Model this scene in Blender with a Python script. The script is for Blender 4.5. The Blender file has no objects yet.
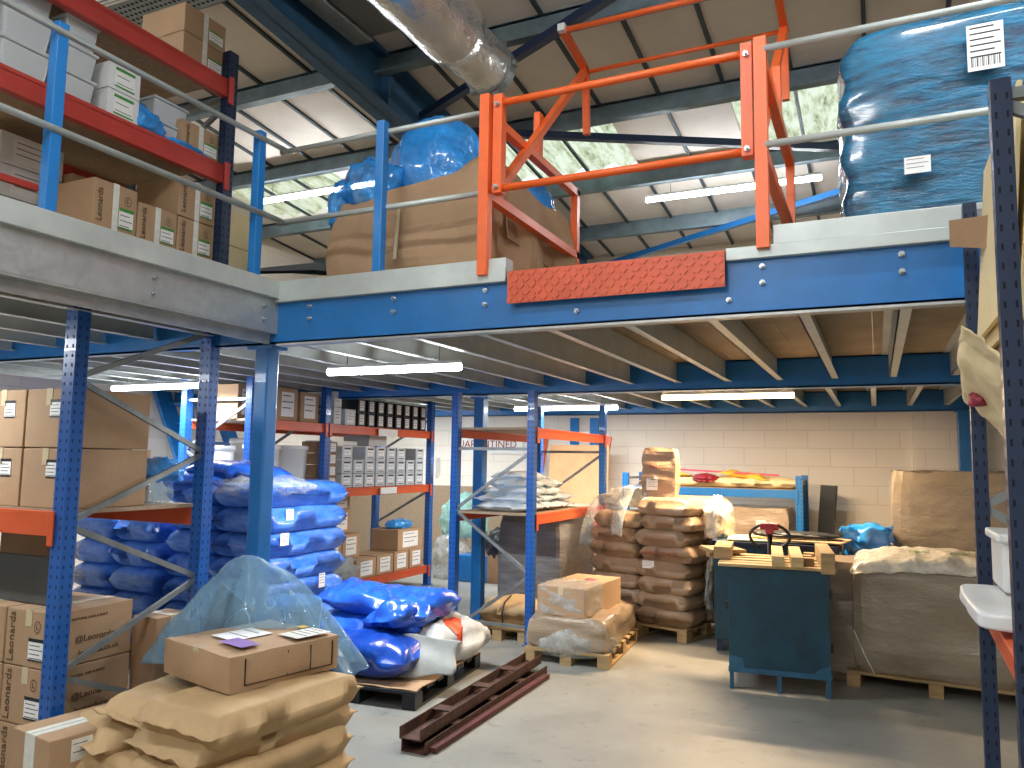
import bpy, bmesh, math, random
from mathutils import Vector, Matrix, Euler, noise
random.seed(7)
C = bpy.context.scene.collection
R = math.radians
H = 1.75

# ------------------------------------------------------------------ materials
def lin(c):
    if isinstance(c, str):
        c = [int(c[i:i+2], 16)/255 for i in (0, 2, 4)]
    return [(x/12.92 if x <= .04045 else ((x+.055)/1.055)**2.4) for x in c] + [1]
class NT:
    def __init__(s, name):
        s.m = bpy.data.materials.new(name); s.m.use_nodes = True
        s.t = s.m.node_tree; s.b = s.t.nodes['Principled BSDF']; s.out = s.t.nodes['Material Output']
        s.co = s.n('ShaderNodeTexCoord').outputs['Object']
    def n(s, t, **k):
        o = s.t.nodes.new(t)
        for a, b in k.items(): setattr(o, a, b)
        return o
    def l(s, a, b): s.t.links.new(a, b)
    def noise(s, sc, det=4, rough=.6, vec=None, scale=None):
        v = vec or s.co
        if scale:
            mp = s.n('ShaderNodeMapping'); s.l(v, mp.inputs[0]); mp.inputs['Scale'].default_value = scale; v = mp.outputs[0]
        o = s.n('ShaderNodeTexNoise'); o.inputs['Scale'].default_value = sc; o.inputs['Detail'].default_value = det
        o.inputs['Roughness'].default_value = rough; s.l(v, o.inputs['Vector']); return o.outputs['Fac']
    def ramp(s, f, stops):
        r = s.n('ShaderNodeValToRGB'); s.l(f, r.inputs[0]); e = r.color_ramp.elements
        while len(e) < len(stops): e.new(.5)
        for i, (p, c) in enumerate(stops): e[i].position = p; e[i].color = lin(c) if not isinstance(c, (int, float)) else (c, c, c, 1)
        return r.outputs[0]
    def bump(s, f, st, dist=.01):
        b = s.n('ShaderNodeBump'); b.inputs['Strength'].default_value = st; b.inputs['Distance'].default_value = dist
        s.l(f, b.inputs['Height']); s.l(b.outputs[0], s.b.inputs['Normal']); return b.outputs[0]
def mat(name, col, rough=.5, metal=0, var=.06, sc=6, bump=0, bsc=40, coat=0, bscale=None, bdist=.01, spec=.5):
    n = NT(name); c = lin(col)
    n.b.inputs['Roughness'].default_value = rough; n.b.inputs['Metallic'].default_value = metal
    n.b.inputs['Coat Weight'].default_value = coat; n.b.inputs['Specular IOR Level'].default_value = spec
    f = n.noise(sc)
    r = n.n('ShaderNodeValToRGB'); n.l(f, r.inputs[0]); e = r.color_ramp.elements
    e[0].position = .3; e[1].position = .7
    e[0].color = [max(0, x*(1-var*2)) for x in c[:3]]+[1]; e[1].color = [min(1, x*(1+var*2)) for x in c[:3]]+[1]
    n.l(r.outputs[0], n.b.inputs['Base Color'])
    if bump: n.bump(n.noise(bsc, 3, .6, scale=bscale), bump, bdist)
    return n.m
M = {}
M['blue'] = mat('blue_paint', '1c6db2', .35, var=.05, coat=.2)
M['upblue'] = mat('bright_blue_paint', '1c59a8', .35, var=.05, coat=.2)
M['postblue'] = mat('post_blue_paint', '1a78c2', .35, var=.04)
M['navy'] = mat('navy_paint', '182a48', .4, var=.05)
M['deepnavy'] = mat('rafter_paint', '2d5675', .5, var=.06)
M['orange'] = mat('orange_paint', 'd2582f', .4, var=.04)
M['redbeam'] = mat('red_orange_paint', 'b23a30', .4, var=.04)
M['gate'] = mat('gate_orange_paint', 'ec672b', .38, var=.04)
M['hole'] = mat('hole_dark', '123567', .9)
M['holen'] = mat('hole_navy', '0a1220', .9)
M['kraft'] = mat('corrugated_card', 'ab8c6c', .8, var=.05, sc=3, bump=.15, bsc=60)
M['kraftd'] = mat('brown_card', '9c7c5e', .8, var=.06, sc=3, bump=.15, bsc=60)
M['kraftl'] = mat('pale_card', 'e9d6a4', .75, var=.03, sc=3)
M['paper'] = mat('kraft_paper', 'b89a70', .75, var=.05, sc=5, bump=.35, bsc=7, bdist=.02)
M['paperd'] = mat('brown_sack_paper', '9a8066', .45, var=.08, sc=5, bump=.6, bsc=12, bdist=.02, coat=.4)
M['tape'] = mat('clear_tape', 'c8b897', .25, var=.05)
M['tapew'] = mat('white_tape', 'd9d9cf', .4, var=.05, sc=30)
M['label'] = mat('label_paper', 'e9e9e6', .6, var=.02)
M['ink'] = mat('black_print', '2a2520', .7)
M['inkb'] = mat('brown_print', '5d4530', .8)
M['inkr'] = mat('red_print', '9c3a30', .8)
M['green'] = mat('green_print', '3f8f3a', .6)
M['white'] = mat('white_plastic', 'dcdedd', .4, var=.02)
M['tub'] = mat('tub_plastic', 'c3c9cc', .3, var=.03, sc=3)
M['board'] = mat('chipboard', 'a08b72', .8, var=.08, sc=30)
M['deckwood'] = mat('deck_underside_board', '9a8a74', .85, var=.08, sc=3)
M['black'] = mat('black_plastic', '1b1f24', .45, var=.1)
M['greyp'] = mat('grey_plastic_sheet', '4e5152', .5, var=.08, sc=2)
M['matblack'] = mat('matt_black', '15181b', .95, spec=.1)
M['rust'] = mat('rusty_steel', '4a2f26', .75, var=.3, sc=14, bump=.4, bsc=60)
M['redox'] = mat('red_oxide', '54282a', .7, var=.2, sc=10)
M['teal'] = mat('scuffed_blue_panel', '123c4e', .5, var=.16, sc=5)
M['tealc'] = mat('repainted_blue_patch', '285a78', .5, var=.1)
M['ply'] = mat('plywood', 'dba978', .7, var=.06, sc=4)
M['red'] = mat('red_plastic', '8e2436', .45)
M['yellow'] = mat('yellow_plastic', 'e8bd45', .5)
M['cream'] = mat('cream_sacking', 'e0cda0', .7, var=.08, bump=.5, bsc=20)
M['wsack'] = mat('woven_white_sack', 'c2c5c6', .55, var=.05, bump=.4, bsc=25)
M['gsack'] = mat('grey_sack_film', '9da09c', .5, var=.06, bump=.4, bsc=15)
M['purple'] = mat('purple_label', '8a6ab0', .5)
M['orangelab'] = mat('orange_label', 'e2512c', .5)
M['pink'] = mat('pink_label', 'd8607a', .5)
M['tread'] = mat('tread_paint', 'd05a38', .45, var=.06)
M['steelbolt'] = mat('zinc_bolt', 'b8bcbe', .3, metal=.8)

def galv(name, col, rough=.38, metal=.75, sc=8):
    n = NT(name); n.b.inputs['Metallic'].default_value = metal
    f = n.noise(sc, 5, .7); r = n.ramp(f, [(.3, col[0]), (.7, col[1])]); n.l(r, n.b.inputs['Base Color'])
    v = n.n('ShaderNodeTexVoronoi'); v.inputs['Scale'].default_value = 40; n.l(n.co, v.inputs['Vector'])
    rr = n.ramp(v.outputs['Distance'], [(0, rough-.08), (1, rough+.2)]); n.l(rr, n.b.inputs['Roughness']); return n.m
M['galv'] = galv('galvanised_steel', ('a3a7a8', 'c0c3c2'), .34, .55)
M['galvd'] = galv('dull_galvanised', ('7d8385', '99a09f'), .45, .6)
M['galvp'] = mat('pale_galvanised', 'bcc3c0', .38, metal=.25, var=.06, sc=4)
M['foil'] = mat('duct_foil', 'd9d8d5', .24, metal=.75, var=.06, sc=5, bump=.7, bsc=9, bscale=(2, 1, 2), bdist=.02)

def film(name, tint, alpha, rough=.12, bs=9, st=.8, scale=(1, 1, 1)):
    "thin plastic film: partly clear, creased, shiny"
    n = NT(name); b = n.b
    b.inputs['Base Color'].default_value = lin(tint); b.inputs['Roughness'].default_value = rough
    b.inputs['Coat Weight'].default_value = .5
    f = n.noise(bs, 5, .65, scale=scale); n.bump(f, st, .03)
    a = n.ramp(f, [(.35, alpha*.6), (.7, min(1, alpha*1.5))])
    tr = n.n('ShaderNodeBsdfTransparent'); tr.inputs[0].default_value = [min(1, x*.22+.78) for x in lin(tint)[:3]]+[1]
    mx = n.n('ShaderNodeMixShader'); n.l(a, mx.inputs[0]); n.l(tr.outputs[0], mx.inputs[1]); n.l(b.outputs[0], mx.inputs[2])
    n.l(mx.outputs[0], n.out.inputs[0]); return n.m
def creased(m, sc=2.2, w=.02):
    "bright highlight streaks painted into the film as paler, more opaque lines"
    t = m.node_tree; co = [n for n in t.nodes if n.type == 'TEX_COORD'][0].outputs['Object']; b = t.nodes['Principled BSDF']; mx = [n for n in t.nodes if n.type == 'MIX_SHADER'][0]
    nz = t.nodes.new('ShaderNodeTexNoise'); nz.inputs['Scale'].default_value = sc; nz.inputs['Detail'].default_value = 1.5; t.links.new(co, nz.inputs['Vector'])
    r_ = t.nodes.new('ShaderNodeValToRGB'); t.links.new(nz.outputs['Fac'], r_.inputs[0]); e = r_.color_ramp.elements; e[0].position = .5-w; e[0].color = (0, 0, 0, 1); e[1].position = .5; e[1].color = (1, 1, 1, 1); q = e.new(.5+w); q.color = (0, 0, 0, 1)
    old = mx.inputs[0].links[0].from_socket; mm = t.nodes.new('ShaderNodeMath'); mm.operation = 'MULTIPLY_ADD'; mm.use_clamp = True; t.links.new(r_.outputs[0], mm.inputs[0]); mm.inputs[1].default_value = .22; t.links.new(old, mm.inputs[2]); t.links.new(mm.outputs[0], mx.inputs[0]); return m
M['film'] = film('clear_film', 'd5dbd8', .38)
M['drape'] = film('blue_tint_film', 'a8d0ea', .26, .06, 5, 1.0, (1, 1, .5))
creased(M['drape'], 2.6, .007); M['teals'] = film('green_tint_film', '9fd0c6', .6, .2, 6)  # drape film carries painted highlight streaks
M['bluefilm'] = film('blue_film', '2f9cf0', .85, .13, 7, 1)
M['creamfilm'] = film('cream_film', 'f0eadb', .85, .2, 8, 1)

def wrapmat(name, c1, c2, rough=.28, st=.6, sc=(1, 1, 5), nsc=4, coat=.6, bd=.03):
    "goods under stretch film: content colour broken by creases in the film"
    n = NT(name); n.b.inputs['Roughness'].default_value = rough; n.b.inputs['Coat Weight'].default_value = coat; n.b.inputs['Coat Roughness'].default_value = .12
    f = n.noise(nsc, 6, .65, scale=sc); n.l(n.ramp(f, [(.35, c1), (.7, c2)]), n.b.inputs['Base Color'])
    n.bump(f, st, bd); return n.m
M['wrapbrown'] = wrapmat('film_wrapped_card', '978470', 'a8957a', .3, .8, (1, 1, 1.8), 3)
M['wraptaupe'] = wrapmat('film_wrapped_taupe', '91836f', 'a29480', .24, .8, (1, 1, 1.6), 3)
M['wrapgrey'] = wrapmat('film_wrapped_grey', '6f7072', '8e8f90', .3, .6)
M['wrapblue'] = wrapmat('blue_stretch_film', '033a54', '0b7eac', .2, .75, (1, 1, 4), 5, .9, .04)
M['bluesack'] = wrapmat('blue_sack_film', '1b4fc8', '2f74e2', .25, .35, (1, 1, 1.5), 6, .7)
M['bluesack2'] = wrapmat('blue_sack_under_film', '2560c8', '5590e4', .22, .6, (1, 1, 3), 6, .8)
M['deepbluesack'] = wrapmat('deep_blue_sack', '123c9c', '1d55c0', .25, .3, (1, 1, 1), 5, .7)
M['whitesack'] = wrapmat('pale_blue_sack', 'b9cbda', 'e3e6e6', .3, .4, (1, 1, 2), 8, .5)

def wood(name, a, b):
    n = NT(name); n.b.inputs['Roughness'].default_value = .8
    f = n.noise(3, 5, .7, scale=(1, 1, 8)); n.l(n.ramp(f, [(.3, a), (.7, b)]), n.b.inputs['Base Color']); n.bump(f, .3, .005); return n.m
M['wood'] = wood('pallet_wood', '8c7350', 'b99b6e'); M['woodl'] = wood('pale_wood', 'a58d63', 'd0b685')

def concrete():
    n = NT('concrete_floor'); f = n.noise(.9, 6, .65); f2 = n.noise(7, 6, .7)
    c1 = n.ramp(f, [(.3, '7e7e79'), (.5, '92928b'), (.72, 'a3a29a')])
    c2 = n.ramp(f2, [(.28, '6f6d68'), (.42, 'ffffff')])
    mx = n.n('ShaderNodeMix', data_type='RGBA', blend_type='MULTIPLY'); mx.inputs[0].default_value = .45
    n.l(c1, mx.inputs[6]); n.l(c2, mx.inputs[7]); n.l(mx.outputs[2], n.b.inputs['Base Color'])
    n.l(n.ramp(f, [(.3, .38), (.7, .55)]), n.b.inputs['Roughness']); n.bump(f2, .08, .01); return n.m
M['floor'] = concrete()
def blockwall(name, axis):
    n = NT(name); n.b.inputs['Roughness'].default_value = .6
    sp = n.n('ShaderNodeSeparateXYZ'); n.l(n.co, sp.inputs[0]); cb = n.n('ShaderNodeCombineXYZ')
    n.l(sp.outputs[axis], cb.inputs[0]); n.l(sp.outputs[2], cb.inputs[1])
    b = n.n('ShaderNodeTexBrick'); n.l(cb.outputs[0], b.inputs['Vector'])
    for k, v in (('Scale', 1), ('Brick Width', .56), ('Row Height', .245), ('Mortar Size', .006), ('Mortar Smooth', .3)): b.inputs[k].default_value = v
    b.inputs['Color1'].default_value = lin('efe7da'); b.inputs['Color2'].default_value = lin('ebe3d5'); b.inputs['Mortar'].default_value = lin('dcd3c5')
    g = n.n('ShaderNodeMath', operation='GREATER_THAN'); n.l(sp.outputs[2], g.inputs[0]); g.inputs[1].default_value = 1.18
    mx = n.n('ShaderNodeMix', data_type='RGBA'); n.l(g.outputs[0], mx.inputs[0]); mx.inputs[6].default_value = lin('a0917c'); n.l(b.outputs['Color'], mx.inputs[7])
    n.l(mx.outputs[2] if axis == 0 and name == 'dado' else b.outputs['Color'], n.b.inputs['Base Color'])
    iv = n.n('ShaderNodeMath', operation='SUBTRACT'); iv.inputs[0].default_value = 1; n.l(b.outputs['Fac'], iv.inputs[1]); n.bump(iv.outputs[0], .35, .006); return n.m
M['block'] = blockwall('painted_block', 0); M['blockd'] = blockwall('dado', 0); M['blocky'] = blockwall('painted_block_side', 1)
M['roof'] = mat('roof_lining', 'dcd3c9', .7, var=.06, sc=1.2)
M['tbar'] = mat('roof_bar', '3b464c', .6)
M['purlin'] = mat('purlin_steel', '6a7a82', .45, metal=.3, var=.15, sc=4)
def emit(name, col, st):
    n = NT(name); e = n.n('ShaderNodeEmission'); e.inputs[0].default_value = lin(col); e.inputs[1].default_value = st
    n.l(e.outputs[0], n.out.inputs[0]); return n.m
M['tubew'] = emit('tube_cool', 'f6fbff', 30); M['tubeh'] = emit('tube_hall', 'f6fbff', 85); M['tubewarm'] = emit('tube_warm', 'ffd59a', 22)
def skyl():
    n = NT('skylight_sheet'); n.b.inputs['Base Color'].default_value = lin('cfe3cf'); n.b.inputs['Roughness'].default_value = .6
    f = n.noise(5, 6, .75, scale=(2.5, .6, 1)); tr = n.n('ShaderNodeBsdfTranslucent'); tr.inputs[0].default_value = lin('e6f0e4')
    n.l(n.ramp(f, [(.3, '6f6c52'), (.42, 'cfcfae'), (.55, 'f6f6e8')]), tr.inputs[0])
    t2 = n.n('ShaderNodeBsdfTransparent'); t2.inputs[0].default_value = lin('f0f6ee')
    m1 = n.n('ShaderNodeMixShader'); m1.inputs[0].default_value = .35; n.l(tr.outputs[0], m1.inputs[1]); n.l(t2.outputs[0], m1.inputs[2])
    n.l(m1.outputs[0], n.out.inputs[0]); return n.m
M['sky'] = skyl()

# ------------------------------------------------------------------ mesh helpers
class MB:
    def __init__(s): s.v = []; s.f = []; s.mi = []
    def add(s, vs, fs, mi=0):
        k = len(s.v); s.v += [Vector(v) for v in vs]
        for f in fs: s.f.append([i+k for i in f]); s.mi.append(mi)
        return s
    def box(s, c, sz, mi=0, rot=None):
        vs = [Vector((x*sz[0]/2, y*sz[1]/2, z*sz[2]/2)) for z in (-1, 1) for y in (-1, 1) for x in (-1, 1)]
        if rot is not None:
            m = Euler(rot).to_matrix() if not isinstance(rot, Matrix) else rot
            vs = [m @ v for v in vs]
        vs = [v+Vector(c) for v in vs]
        return s.add(vs, [(0, 2, 3, 1), (4, 5, 7, 6), (0, 1, 5, 4), (2, 6, 7, 3), (0, 4, 6, 2), (1, 3, 7, 5)], mi)
    def b2(s, lo, hi, mi=0):
        return s.box([(a+b)/2 for a, b in zip(lo, hi)], [abs(b-a) for a, b in zip(lo, hi)], mi)
    def bar(s, p0, p1, w, d=None, mi=0, up=(0, 0, 1)):
        "rectangular bar between two points, w wide, d deep"
        d = d or w; p0 = Vector(p0); p1 = Vector(p1); z = (p1-p0); L = z.length; z.normalize(); u = Vector(up)
        if abs(z.dot(u)) > .95: u = Vector((0, 1, 0))
        x = z.cross(u).normalized(); y = x.cross(z)
        m = Matrix((x, y, z)).transposed(); return s.box((p0+p1)/2, (w, d, L), mi, m)
    def tube(s, pts, r, n=10, mi=0, caps=True):
        pts = [Vector(p) for p in pts]; rr = r if isinstance(r, (list, tuple)) else [r]*len(pts)
        k = len(s.v); prev = None
        for i, p in enumerate(pts):
            t = (pts[min(i+1, len(pts)-1)]-pts[max(i-1, 0)]).normalized()
            if prev is None: a = t.orthogonal().normalized()
            else: a = (prev-t*prev.dot(t)).normalized()
            prev = a; b = t.cross(a)
            s.v += [p+(a*math.cos(2*math.pi*j/n)+b*math.sin(2*math.pi*j/n))*rr[i] for j in range(n)]
        for i in range(len(pts)-1):
            for j in range(n):
                s.f.append([k+i*n+j, k+i*n+(j+1) % n, k+(i+1)*n+(j+1) % n, k+(i+1)*n+j]); s.mi.append(mi)
        if caps:
            s.f.append([k+j for j in range(n)][::-1]); s.mi.append(mi)
            s.f.append([k+(len(pts)-1)*n+j for j in range(n)]); s.mi.append(mi)
        return s
def mesh(name, mb, mats, smooth=False):
    me = bpy.data.meshes.new(name); me.from_pydata([tuple(v) for v in mb.v], [], mb.f)
    for m in (mats if isinstance(mats, (list, tuple)) else [mats]): me.materials.append(M[m] if isinstance(m, str) else m)
    me.polygons.foreach_set('material_index', mb.mi)
    if smooth: me.polygons.foreach_set('use_smooth', [True]*len(me.polygons))
    me.update(); return me
def tag(o, label=None, cat=None, group=None, kind=None):
    if label: o['label'] = label
    if cat: o['category'] = cat
    if group: o['group'] = group
    if kind: o['kind'] = kind
    return o
def empty(name, loc, label, cat, group=None, rz=0):
    o = bpy.data.objects.new(name, None); C.objects.link(o); o.location = loc; o.rotation_euler = (0, 0, rz); o.empty_display_size = .1
    return tag(o, label, cat, group)
def finish(o, bevel=0, subsurf=0, solid=0):
    if solid: m = o.modifiers.new('s', 'SOLIDIFY'); m.thickness = solid
    if bevel: m = o.modifiers.new('b', 'BEVEL'); m.width = bevel; m.segments = 2; m.limit_method = 'ANGLE'
    if subsurf: m = o.modifiers.new('d', 'SUBSURF'); m.levels = subsurf; m.render_levels = subsurf
    return o
def obj(name, mb, mats, parent=None, world=True, smooth=False, bevel=0, solid=0, origin=None):
    "links one mesh object; world=True: coordinates are world ones and are brought into the parent's frame"
    if parent is not None and world:
        p = parent; mt = Matrix()
        while p is not None:
            mt = Matrix.Translation(p.location) @ p.rotation_euler.to_matrix().to_4x4() @ mt; p = p.parent
        inv = mt.inverted(); mb.v = [inv @ v for v in mb.v]
    elif parent is None:
        if origin is None:
            xs = [v.x for v in mb.v]; ys = [v.y for v in mb.v]; zs = [v.z for v in mb.v]
            origin = Vector(((min(xs)+max(xs))/2, (min(ys)+max(ys))/2, min(zs)))
        mb.v = [v-Vector(origin) for v in mb.v]
    o = bpy.data.objects.new(name, mesh(name, mb, mats, smooth)); C.objects.link(o)
    if parent is not None: o.parent = parent
    else: o.location = origin
    return finish(o, bevel, 0, solid)
def struct(name, mb, mats, **k): return tag(obj(name, mb, mats, **k), kind='structure')
def copy_tree(o, loc=None, rz=None, label=None, group=None, parent=None):
    c = o.copy(); C.objects.link(c)
    if parent is not None: c.parent = parent
    if loc is not None: c.location = loc
    if rz is not None: c.rotation_euler = (0, 0, rz)
    if label: c['label'] = label
    if group: c['group'] = group
    for ch in list(o.children): copy_tree(ch, parent=c)
    return c
_tc = {}
def text(s, size, matname, parent, loc, rot, name='printed_text'):
    key = (s, size, matname)
    if key not in _tc:
        cu = bpy.data.curves.new('t', 'FONT'); cu.body = s; cu.size = size; cu.extrude = .0008; cu.align_x = 'CENTER'; cu.align_y = 'CENTER'; cu.resolution_u = 2
        t = bpy.data.objects.new('t', cu); C.objects.link(t); bpy.context.view_layer.update()
        me = bpy.data.meshes.new_from_object(t.evaluated_get(bpy.context.evaluated_depsgraph_get()))
        bpy.data.objects.remove(t); me.materials.clear(); me.materials.append(M[matname]); _tc[key] = me
    o = bpy.data.objects.new(name, _tc[key]); C.objects.link(o); o.parent = parent; o.location = loc; o.rotation_euler = rot; return o

# ------------------------------------------------------------------ camera
yw, pt, rl = R(-25.1915), R(5.5456), R(.8763); F = 774.35
fwd = Vector((math.sin(yw)*math.cos(pt), math.cos(yw)*math.cos(pt), math.sin(pt)))
rt = Vector((math.cos(yw), -math.sin(yw), 0)); up = rt.cross(fwd)
rt2 = rt*math.cos(rl)+up*math.sin(rl); up2 = -rt*math.sin(rl)+up*math.cos(rl)
cd = bpy.data.cameras.new('camera'); cam = bpy.data.objects.new('camera', cd); C.objects.link(cam)
cd.sensor_width = 36; cd.lens = F*36/1024; cd.clip_start = .05
m = Matrix((rt2, up2, -fwd)).transposed().to_4x4(); m.translation = (0, 0, H); cam.matrix_world = m
bpy.context.scene.camera = cam

# ------------------------------------------------------------------ setting
def roofz(y): return 5.9-.0875*y
struct('floor', MB().b2((-9, -5, -.1), (6, 11.6, 0)), 'floor', origin=(0, 0, 0))
struct('wall_back', MB().b2((-9, 11.25, 0), (6, 11.6, 5.2)), 'block', origin=(0, 0, 0))
struct('trim_15', MB().b2((-8.4, 11.2, 0), (-4.5, 11.25, 1.3)), 'board', origin=(0, 0, 0))
struct('wall_left', MB().b2((-8.6, -5, 0), (-8.4, 11.25, 6.5)), 'blocky', origin=(0, 0, 0))
struct('wall_right', MB().b2((4.2, -5, 0), (4.4, 11.25, 6.5)), 'blocky', origin=(0, 0, 0))
struct('wall_front', MB().b2((-9, -5.2, 0), (6, -5, 6.6)), 'block', origin=(0, 0, 0))
struct('trim_1', MB().b2((.42, 11.08, 0), (.95, 11.25, 2.75)), 'block', origin=(0, 0, 0))   # pier of the block wall
# roof: lining with skylight openings, as strips between purlins
PUR = [-5.0, -3.42, -1.92, -.42, 1.08, 2.58, 4.08, 5.58, 7.06, 8.56, 10.04, 11.3]
SK = [(7.06, 8.56, -4.2+.0, -2.4), (7.06, 8.56, -1.2, .6), (7.06, 8.56, -7.8, -6.0), (1.08, 2.58, -7.2, -5.4), (-1.92, -.42, -3.6, -1.8)]
rf = MB(); tb = MB()
def slab(mb, x0, x1, y0, y1, t=.05, mi=0, dz=0):
    vs = [(x, y, roofz(y)+dz+k) for k in (0, t) for y in (y0, y1) for x in (x0, x1)]
    mb.add(vs, [(0, 2, 3, 1), (4, 5, 7, 6), (0, 1, 5, 4), (2, 6, 7, 3), (0, 4, 6, 2), (1, 3, 7, 5)], mi)
for y0, y1 in zip(PUR, PUR[1:]):
    cuts = sorted([s for s in SK if abs(s[0]-y0) < .01], key=lambda s: s[2]); x = -8.4
    for s in cuts:
        slab(rf, x, s[2], y0, y1); x = s[3]
    slab(rf, x, 4.2, y0, y1)
    x = -8.4
    while x < 4.2:
        if not any(s[2]-.02 < x < s[3]+.02 for s in cuts): slab(rf, x-.017, x+.017, y0, y1, .03, 1, -.028)
        x += .6
struct('ceiling', rf, ['roof', 'tbar'], origin=(0, 0, 0))
for i, (y0, y1, x0, x1) in enumerate(SK):       # corrugated translucent sheets, above the lining
    mb = MB(); n = int((x1-x0+.3)/.03); vs = []; fs = []
    for j in range(n+1):
        x = x0-.15+(x1-x0+.3)*j/n; w = .035*math.sin(2*math.pi*x/.36)
        for y in (y0-.1, y1+.1): vs.append((x, y, roofz(y)+.14+w))
    for j in range(n): fs.append((2*j, 2*j+2, 2*j+3, 2*j+1))
    mb.add(vs, fs)
    k = x0+.6
    while k < x1-.1:                              # bars that cross the opening
        slab(mb, k-.015, k+.015, y0, y1, .03, 1, -.02); k += .6
    struct('window_%d' % (i+1), mb, ['sky', 'tbar'], solid=.004)
for i, y in enumerate(PUR):                        # zed purlins across the hall
    z = roofz(y)
    p = MB().b2((-8.4, y-.012, z-.2), (4.2, y+.012, z)).b2((-8.4, y-.08, z-.212), (4.2, y+.012, z-.19)).b2((-8.4, y-.012, z-.03), (4.2, y+.08, z-.01))
    struct('trim_%d' % (i+2), p, 'purlin')
def ibeam(mb, x, y0, y1, w, d, zf):
    def seg(xa, xb, za, zb):
        vs = [(xx, yy, zf(yy)+zz) for zz in (za, zb) for yy in (y0, y1) for xx in (xa, xb)]
        mb.add(vs, [(0, 2, 3, 1), (4, 5, 7, 6), (0, 1, 5, 4), (2, 6, 7, 3), (0, 4, 6, 2), (1, 3, 7, 5)])
    seg(x-w/2, x+w/2, -d, -d+.025); seg(x-w/2, x+w/2, -.05, -.02); seg(x-.012, x+.012, -d, -.02)
rb = MB(); ibeam(rb, -4.02, -4, 11.2, .24, .52, roofz)
for y in (2.2, 5.6, 8.6): rb.b2((-4.13, y-.006, roofz(y)-.5), (-3.91, y+.006, roofz(y)-.03))
struct('trim_13', rb, 'deepnavy')
rb = MB(); ibeam(rb, 1.9, -4, 11.2, .24, .52, roofz); struct('trim_14', rb, 'deepnavy')
def brace(p, q, label, w=.07):
    o = obj('roof_brace', MB().bar(p, q, w, w), 'navy' if 'dark' in label else 'blue'); tag(o, label, 'brace'); return o
brace((-3.95, 6.22, roofz(6.2)-.28), (-1.6, 5.15, roofz(5.2)-.28), 'dark blue roof brace rising behind the silver duct')
brace((-3.95, 6.45, roofz(6.5)-.3), (1.9, 9.1, roofz(9)-.3), 'long dark navy roof brace crossing under the middle skylight')
brace((-3.9, 11.1, 4.68), (1.9, 8.2, roofz(8.2)-.26), 'blue roof brace low behind the orange gate near the blue wrapped pallet')

# duct, hung along the hall
du = empty('air_duct', (-2.62, 4.0, 4.35), 'round silver foil covered air duct hanging under the roof', 'duct')
def wob(y0, y1, r, n, seed):
    mb = MB(); NN = 28; k = 0
    for i in range(n+1):
        y = y0+(y1-y0)*i/n
        for j in range(NN):
            a = 2*math.pi*j/NN; q = r+.007*noise.noise(Vector((math.cos(a)*2.5, math.sin(a)*2.5, y*9+seed)))
            mb.v.append(Vector((-2.62+q*math.cos(a), y, 4.74+q*math.sin(a))))
    for i in range(n):
        for j in range(NN): mb.f.append([i*NN+j, (i+1)*NN+j, (i+1)*NN+(j+1) % NN, i*NN+(j+1) % NN]); mb.mi.append(0)
    mb.f.append(list(range(NN))); mb.f.append([n*NN+j for j in range(NN)][::-1]); mb.mi += [0, 0]; return mb
obj('duct_sleeve', wob(.5, 4.55, .235, 60, 3), 'foil', du, smooth=True)
obj('duct_pipe', wob(4.5, 5.05, .195, 18, 8), 'foil', du, smooth=True)
mb = MB().tube([(-2.62, 5.03, 4.74), (-2.62, 5.12, 4.74)], .205, 28)
for a in range(6): mb.box((-2.62+.21*math.cos(a), 5.075, 4.74+.21*math.sin(a)), (.04, .05, .04))
obj('end_collar', mb, 'galvd', du)
for y in (1.8, 4.2): obj('hanger', MB().bar((-2.62, y, 4.95), (-2.62, y, roofz(y)), .02), 'galvd', du)
# grey unit beside the duct
hu = empty('ceiling_unit', (-3.5, 4.2, 5.0), 'flat pale grey ceiling unit between the big blue rafter and the duct', 'unit')
obj('housing', MB().b2((-3.88, 3.0, 5.19), (-3.7, 5.05, 5.38)), 'galvd', hu, bevel=.01)
obj('access_panel', MB().b2((-3.68, 3.0, 5.2), (-3.36, 5.0, 5.36)), 'greyp', hu, bevel=.01)

# ------------------------------------------------------------------ mezzanine
ZS, ZT, ZL = 2.43, 2.70, 2.81     # soffit, top of steel, top of kick plate
YF = 3.63; XC = -3.3
def bolts(parent, pts, axis):
    for p in pts:
        d = Vector((0, -1, 0)) if axis == 'y' else Vector((1, 0, 0)); q = Vector(p)
        obj('bolt', MB().tube([q, q+d*.012], .014, 6).tube([q+d*.01, q+d*.028], .008, 8), 'steelbolt', parent)
fb = empty('floor_beam', (-1, YF, ZS), 'long blue front floor beam of the mezzanine, bolted along its face', 'beam')
obj('beam_web', MB().b2((-8.4, YF, ZS), (1.9, YF+.012, ZT+.02)).b2((-8.4, YF, ZS), (1.9, YF+.07, ZS+.012)).b2((-8.4, YF, ZT+.0), (1.9, YF+.07, ZT+.02)), 'blue', fb)
obj('beam_lip', MB().b2((XC, YF-.006, ZS-.012), (1.9, YF+.06, ZS)), 'galv', fb)
bolts(fb, [(x, YF, z) for x in (-3.05, -2.45, -1.87, -.45, .12) for z in (2.57, 2.645)]+[(x, YF, 2.5) for x in (-1.35, -.6)], 'y')
def zbeam(name, y, label):
    o = obj(name, MB().b2((-8.4, y, ZS), (1.9, y+.014, ZT)).b2((-8.4, y, ZS), (1.9, y+.16, ZS+.014)).b2((-8.4, y, ZT-.014), (1.9, y+.16, ZT)), 'blue')
    return tag(o, label, 'beam')
zbeam('floor_beam', 7.36, 'blue floor beam across the middle of the mezzanine, behind the first light tubes')
zbeam('floor_beam', 10.97, 'blue floor beam at the back wall, above the painted blocks')
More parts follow.
